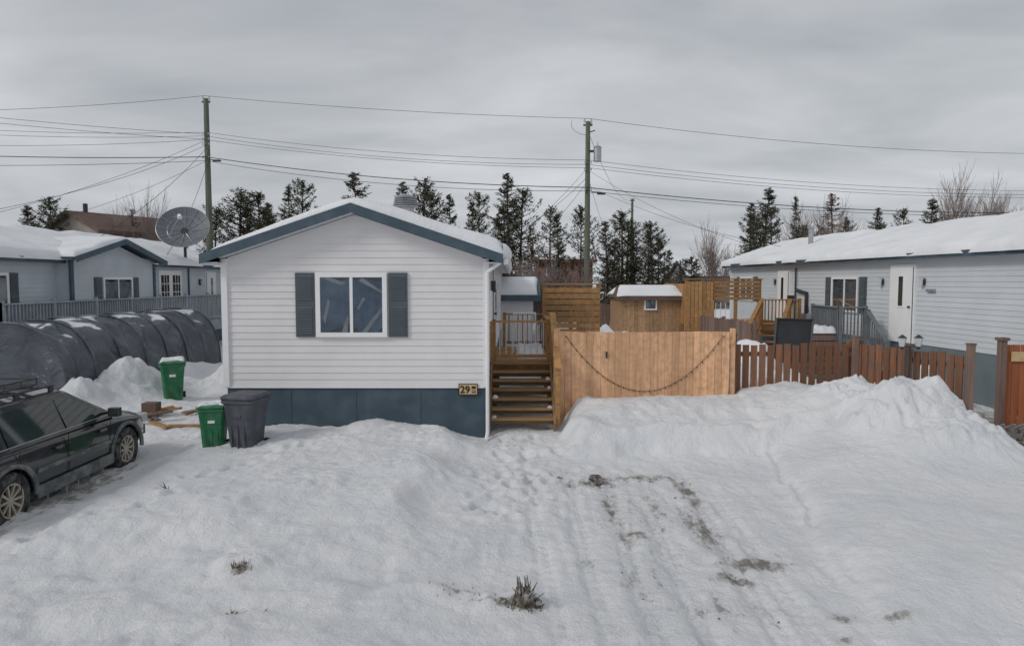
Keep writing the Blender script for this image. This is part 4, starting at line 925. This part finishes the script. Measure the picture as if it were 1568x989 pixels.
def clump(name,x,y,n,r,h,seed,kk='twig',par=None):
    R=random.Random(seed); m=MB()
    for i in range(n):
        a=R.uniform(0,6.28);q=R.uniform(0,r); px=x+q*math.cos(a);py=y+q*.6*math.sin(a); p=Vector((px,py,hz(px,py)-.02)); d=Vector((R.gauss(0,.5),R.gauss(0,.4),1)).normalized(); L=h*R.uniform(.3,1)
        mid=p+d*L*.6; tip=mid+(d+Vector((R.gauss(0,.4),R.gauss(0,.4),0))).normalized()*L*.4
        m.cyl(p,mid,.006,.004,4,kk,False); m.cyl(mid,tip,.004,.001,4,kk,False)
    m.build(name,par,recalc=False)
R=random.Random(12); z0=hz(.12,6.08); m=MB()
for i in range(38):
    a=R.uniform(0,6.28); p=Vector((.11+.08*math.cos(a)*R.random(),6.08+.05*math.sin(a),z0-.03)); d=Vector((R.gauss(0,.34),R.gauss(0,.3),1)).normalized(); L=R.uniform(.08,.28)
    m.cyl(p,p+d*L,.018*R.uniform(.5,1.2),.003,5,'rock' if i%3 else 'twig',False)
m.build('dead_shrub_clump',recalc=False)
clump('dead_grass_tuft',.12,6.08,90,.16,.15,1); rock('rock',.10,6.10,z0+.02,.08,21,1.3); rock('rock',.24,6.07,z0+.0,.035,22,.8); rock('rock',-.08,6.12,z0-.01,.03,27,.8)
clump('dead_grass_tuft',-2.75,6.7,26,.14,.10,2); clump('dead_grass_tuft',-2.5,5.9,10,.07,.08,3); clump('dead_grass_tuft',2.25,6.75,30,.18,.05,4); clump('dead_grass_tuft',-2.2,5.95,3,.02,.12,5); clump('dead_grass_tuft',-.6,6.4,24,.3,.05,6)
clump('dead_grass_tuft',-4.6,8.9,5,.05,.15,7); clump('dead_grass_tuft',2.95,5.85,14,.12,.04,8); clump('dead_grass_tuft',-.3,6.2,16,.2,.06,9)
m=MB(); R=random.Random(9)
for i in range(10):
    x=-7.6+R.uniform(-.5,.7);y=14.2+R.uniform(-.5,.6);z=hz(x,y)+.04+.02*i/2; a=R.uniform(-1.2,1.2); m.beam((x,y,z),(x+math.cos(a)*R.uniform(.4,1.0),y+math.sin(a)*.6,z+R.uniform(-.02,.10)),.10,.04,R.choice(['weath','stair','weath','honey']))
m.box(-7.95,-7.65,14.5,14.75,.10,.38,'weath'); m.build('scrap_lumber_pile')
m=MB(); 
for i in range(4): m.cyl((9.3+.2*i,13.3,.1),(9.35+.2*i,13.1,.22),.02,.02,6,'metal')
m.build('metal_rods')

# ------------------------------------------------------------------ world, sun, camera
w=bpy.data.worlds.new('World'); scene.world=w; w.use_nodes=True; t=w.node_tree; N=t.nodes; L=t.links; bg=N['Background']
SE,SR=35,240
sky=N.new('ShaderNodeTexSky'); sky.sky_type='NISHITA'; sky.sun_disc=False; sky.sun_elevation=rad(SE); sky.sun_rotation=rad(SR); sky.air_density=1.5; sky.dust_density=4
tc=N.new('ShaderNodeTexCoord'); sp=N.new('ShaderNodeSeparateXYZ'); L.new(tc.outputs['Generated'],sp.inputs[0])
mz=N.new('ShaderNodeMath'); mz.operation='MAXIMUM'; mz.inputs[1].default_value=0; L.new(sp.outputs['Z'],mz.inputs[0])
ad=N.new('ShaderNodeMath'); ad.operation='ADD'; ad.inputs[1].default_value=.16; L.new(mz.outputs[0],ad.inputs[0])
dx=N.new('ShaderNodeMath'); dx.operation='DIVIDE'; L.new(sp.outputs['X'],dx.inputs[0]); L.new(ad.outputs[0],dx.inputs[1])
dy=N.new('ShaderNodeMath'); dy.operation='DIVIDE'; L.new(sp.outputs['Y'],dy.inputs[0]); L.new(ad.outputs[0],dy.inputs[1])
cb=N.new('ShaderNodeCombineXYZ'); L.new(dx.outputs[0],cb.inputs[0]); L.new(dy.outputs[0],cb.inputs[1])
mp=N.new('ShaderNodeMapping'); mp.inputs['Rotation'].default_value=(0,0,.45); mp.inputs['Scale'].default_value=(.7,1.1,1); L.new(cb.outputs[0],mp.inputs[0])
no=N.new('ShaderNodeTexNoise'); no.inputs['Scale'].default_value=1.1; no.inputs['Detail'].default_value=5; no.inputs['Roughness'].default_value=.5; no.inputs['Distortion'].default_value=.3; L.new(mp.outputs[0],no.inputs['Vector'])
cr=N.new('ShaderNodeValToRGB'); e0,e1=cr.color_ramp.elements; e0.position=.30; e0.color=(.37,.395,.43,1); e1.position=.68; e1.color=(.65,.67,.70,1); L.new(no.outputs['Fac'],cr.inputs[0])
mr=N.new('ShaderNodeMapRange'); mr.inputs['From Min'].default_value=0; mr.inputs['From Max'].default_value=.45; mr.inputs['To Min'].default_value=11.2; mr.inputs['To Max'].default_value=8.6; L.new(sp.outputs['Z'],mr.inputs['Value'])
sc=N.new('ShaderNodeVectorMath'); sc.operation='SCALE'; L.new(cr.outputs[0],sc.inputs[0]); L.new(mr.outputs[0],sc.inputs['Scale'])
mx=N.new('ShaderNodeMix'); mx.data_type='RGBA'; mx.inputs['Factor'].default_value=.94; L.new(sky.outputs[0],mx.inputs['A']); L.new(sc.outputs[0],mx.inputs['B']); L.new(mx.outputs['Result'],bg.inputs['Color']); bg.inputs['Strength'].default_value=.1
sl=bpy.data.lights.new('sun','SUN'); sl.energy=1.15; sl.angle=rad(16); sl.color=(1,.97,.93); so=bpy.data.objects.new('sun',sl); COL.objects.link(so)
az=rad(SR); dsun=Vector((math.sin(az)*math.cos(rad(SE)),math.cos(az)*math.cos(rad(SE)),math.sin(rad(SE)))); so.rotation_euler=dsun.to_track_quat('Z','Y').to_euler(); so.location=(0,0,30)
cam=bpy.data.cameras.new('camera'); cam.sensor_width=36; cam.lens=24; cam.clip_end=2000; co=bpy.data.objects.new('camera',cam); COL.objects.link(co); co.location=(0,0,3.0); co.rotation_euler=(rad(90-3.53),0,0); scene.camera=co
scene.view_settings.view_transform='Standard'; scene.view_settings.look='None'; scene.view_settings.exposure=0
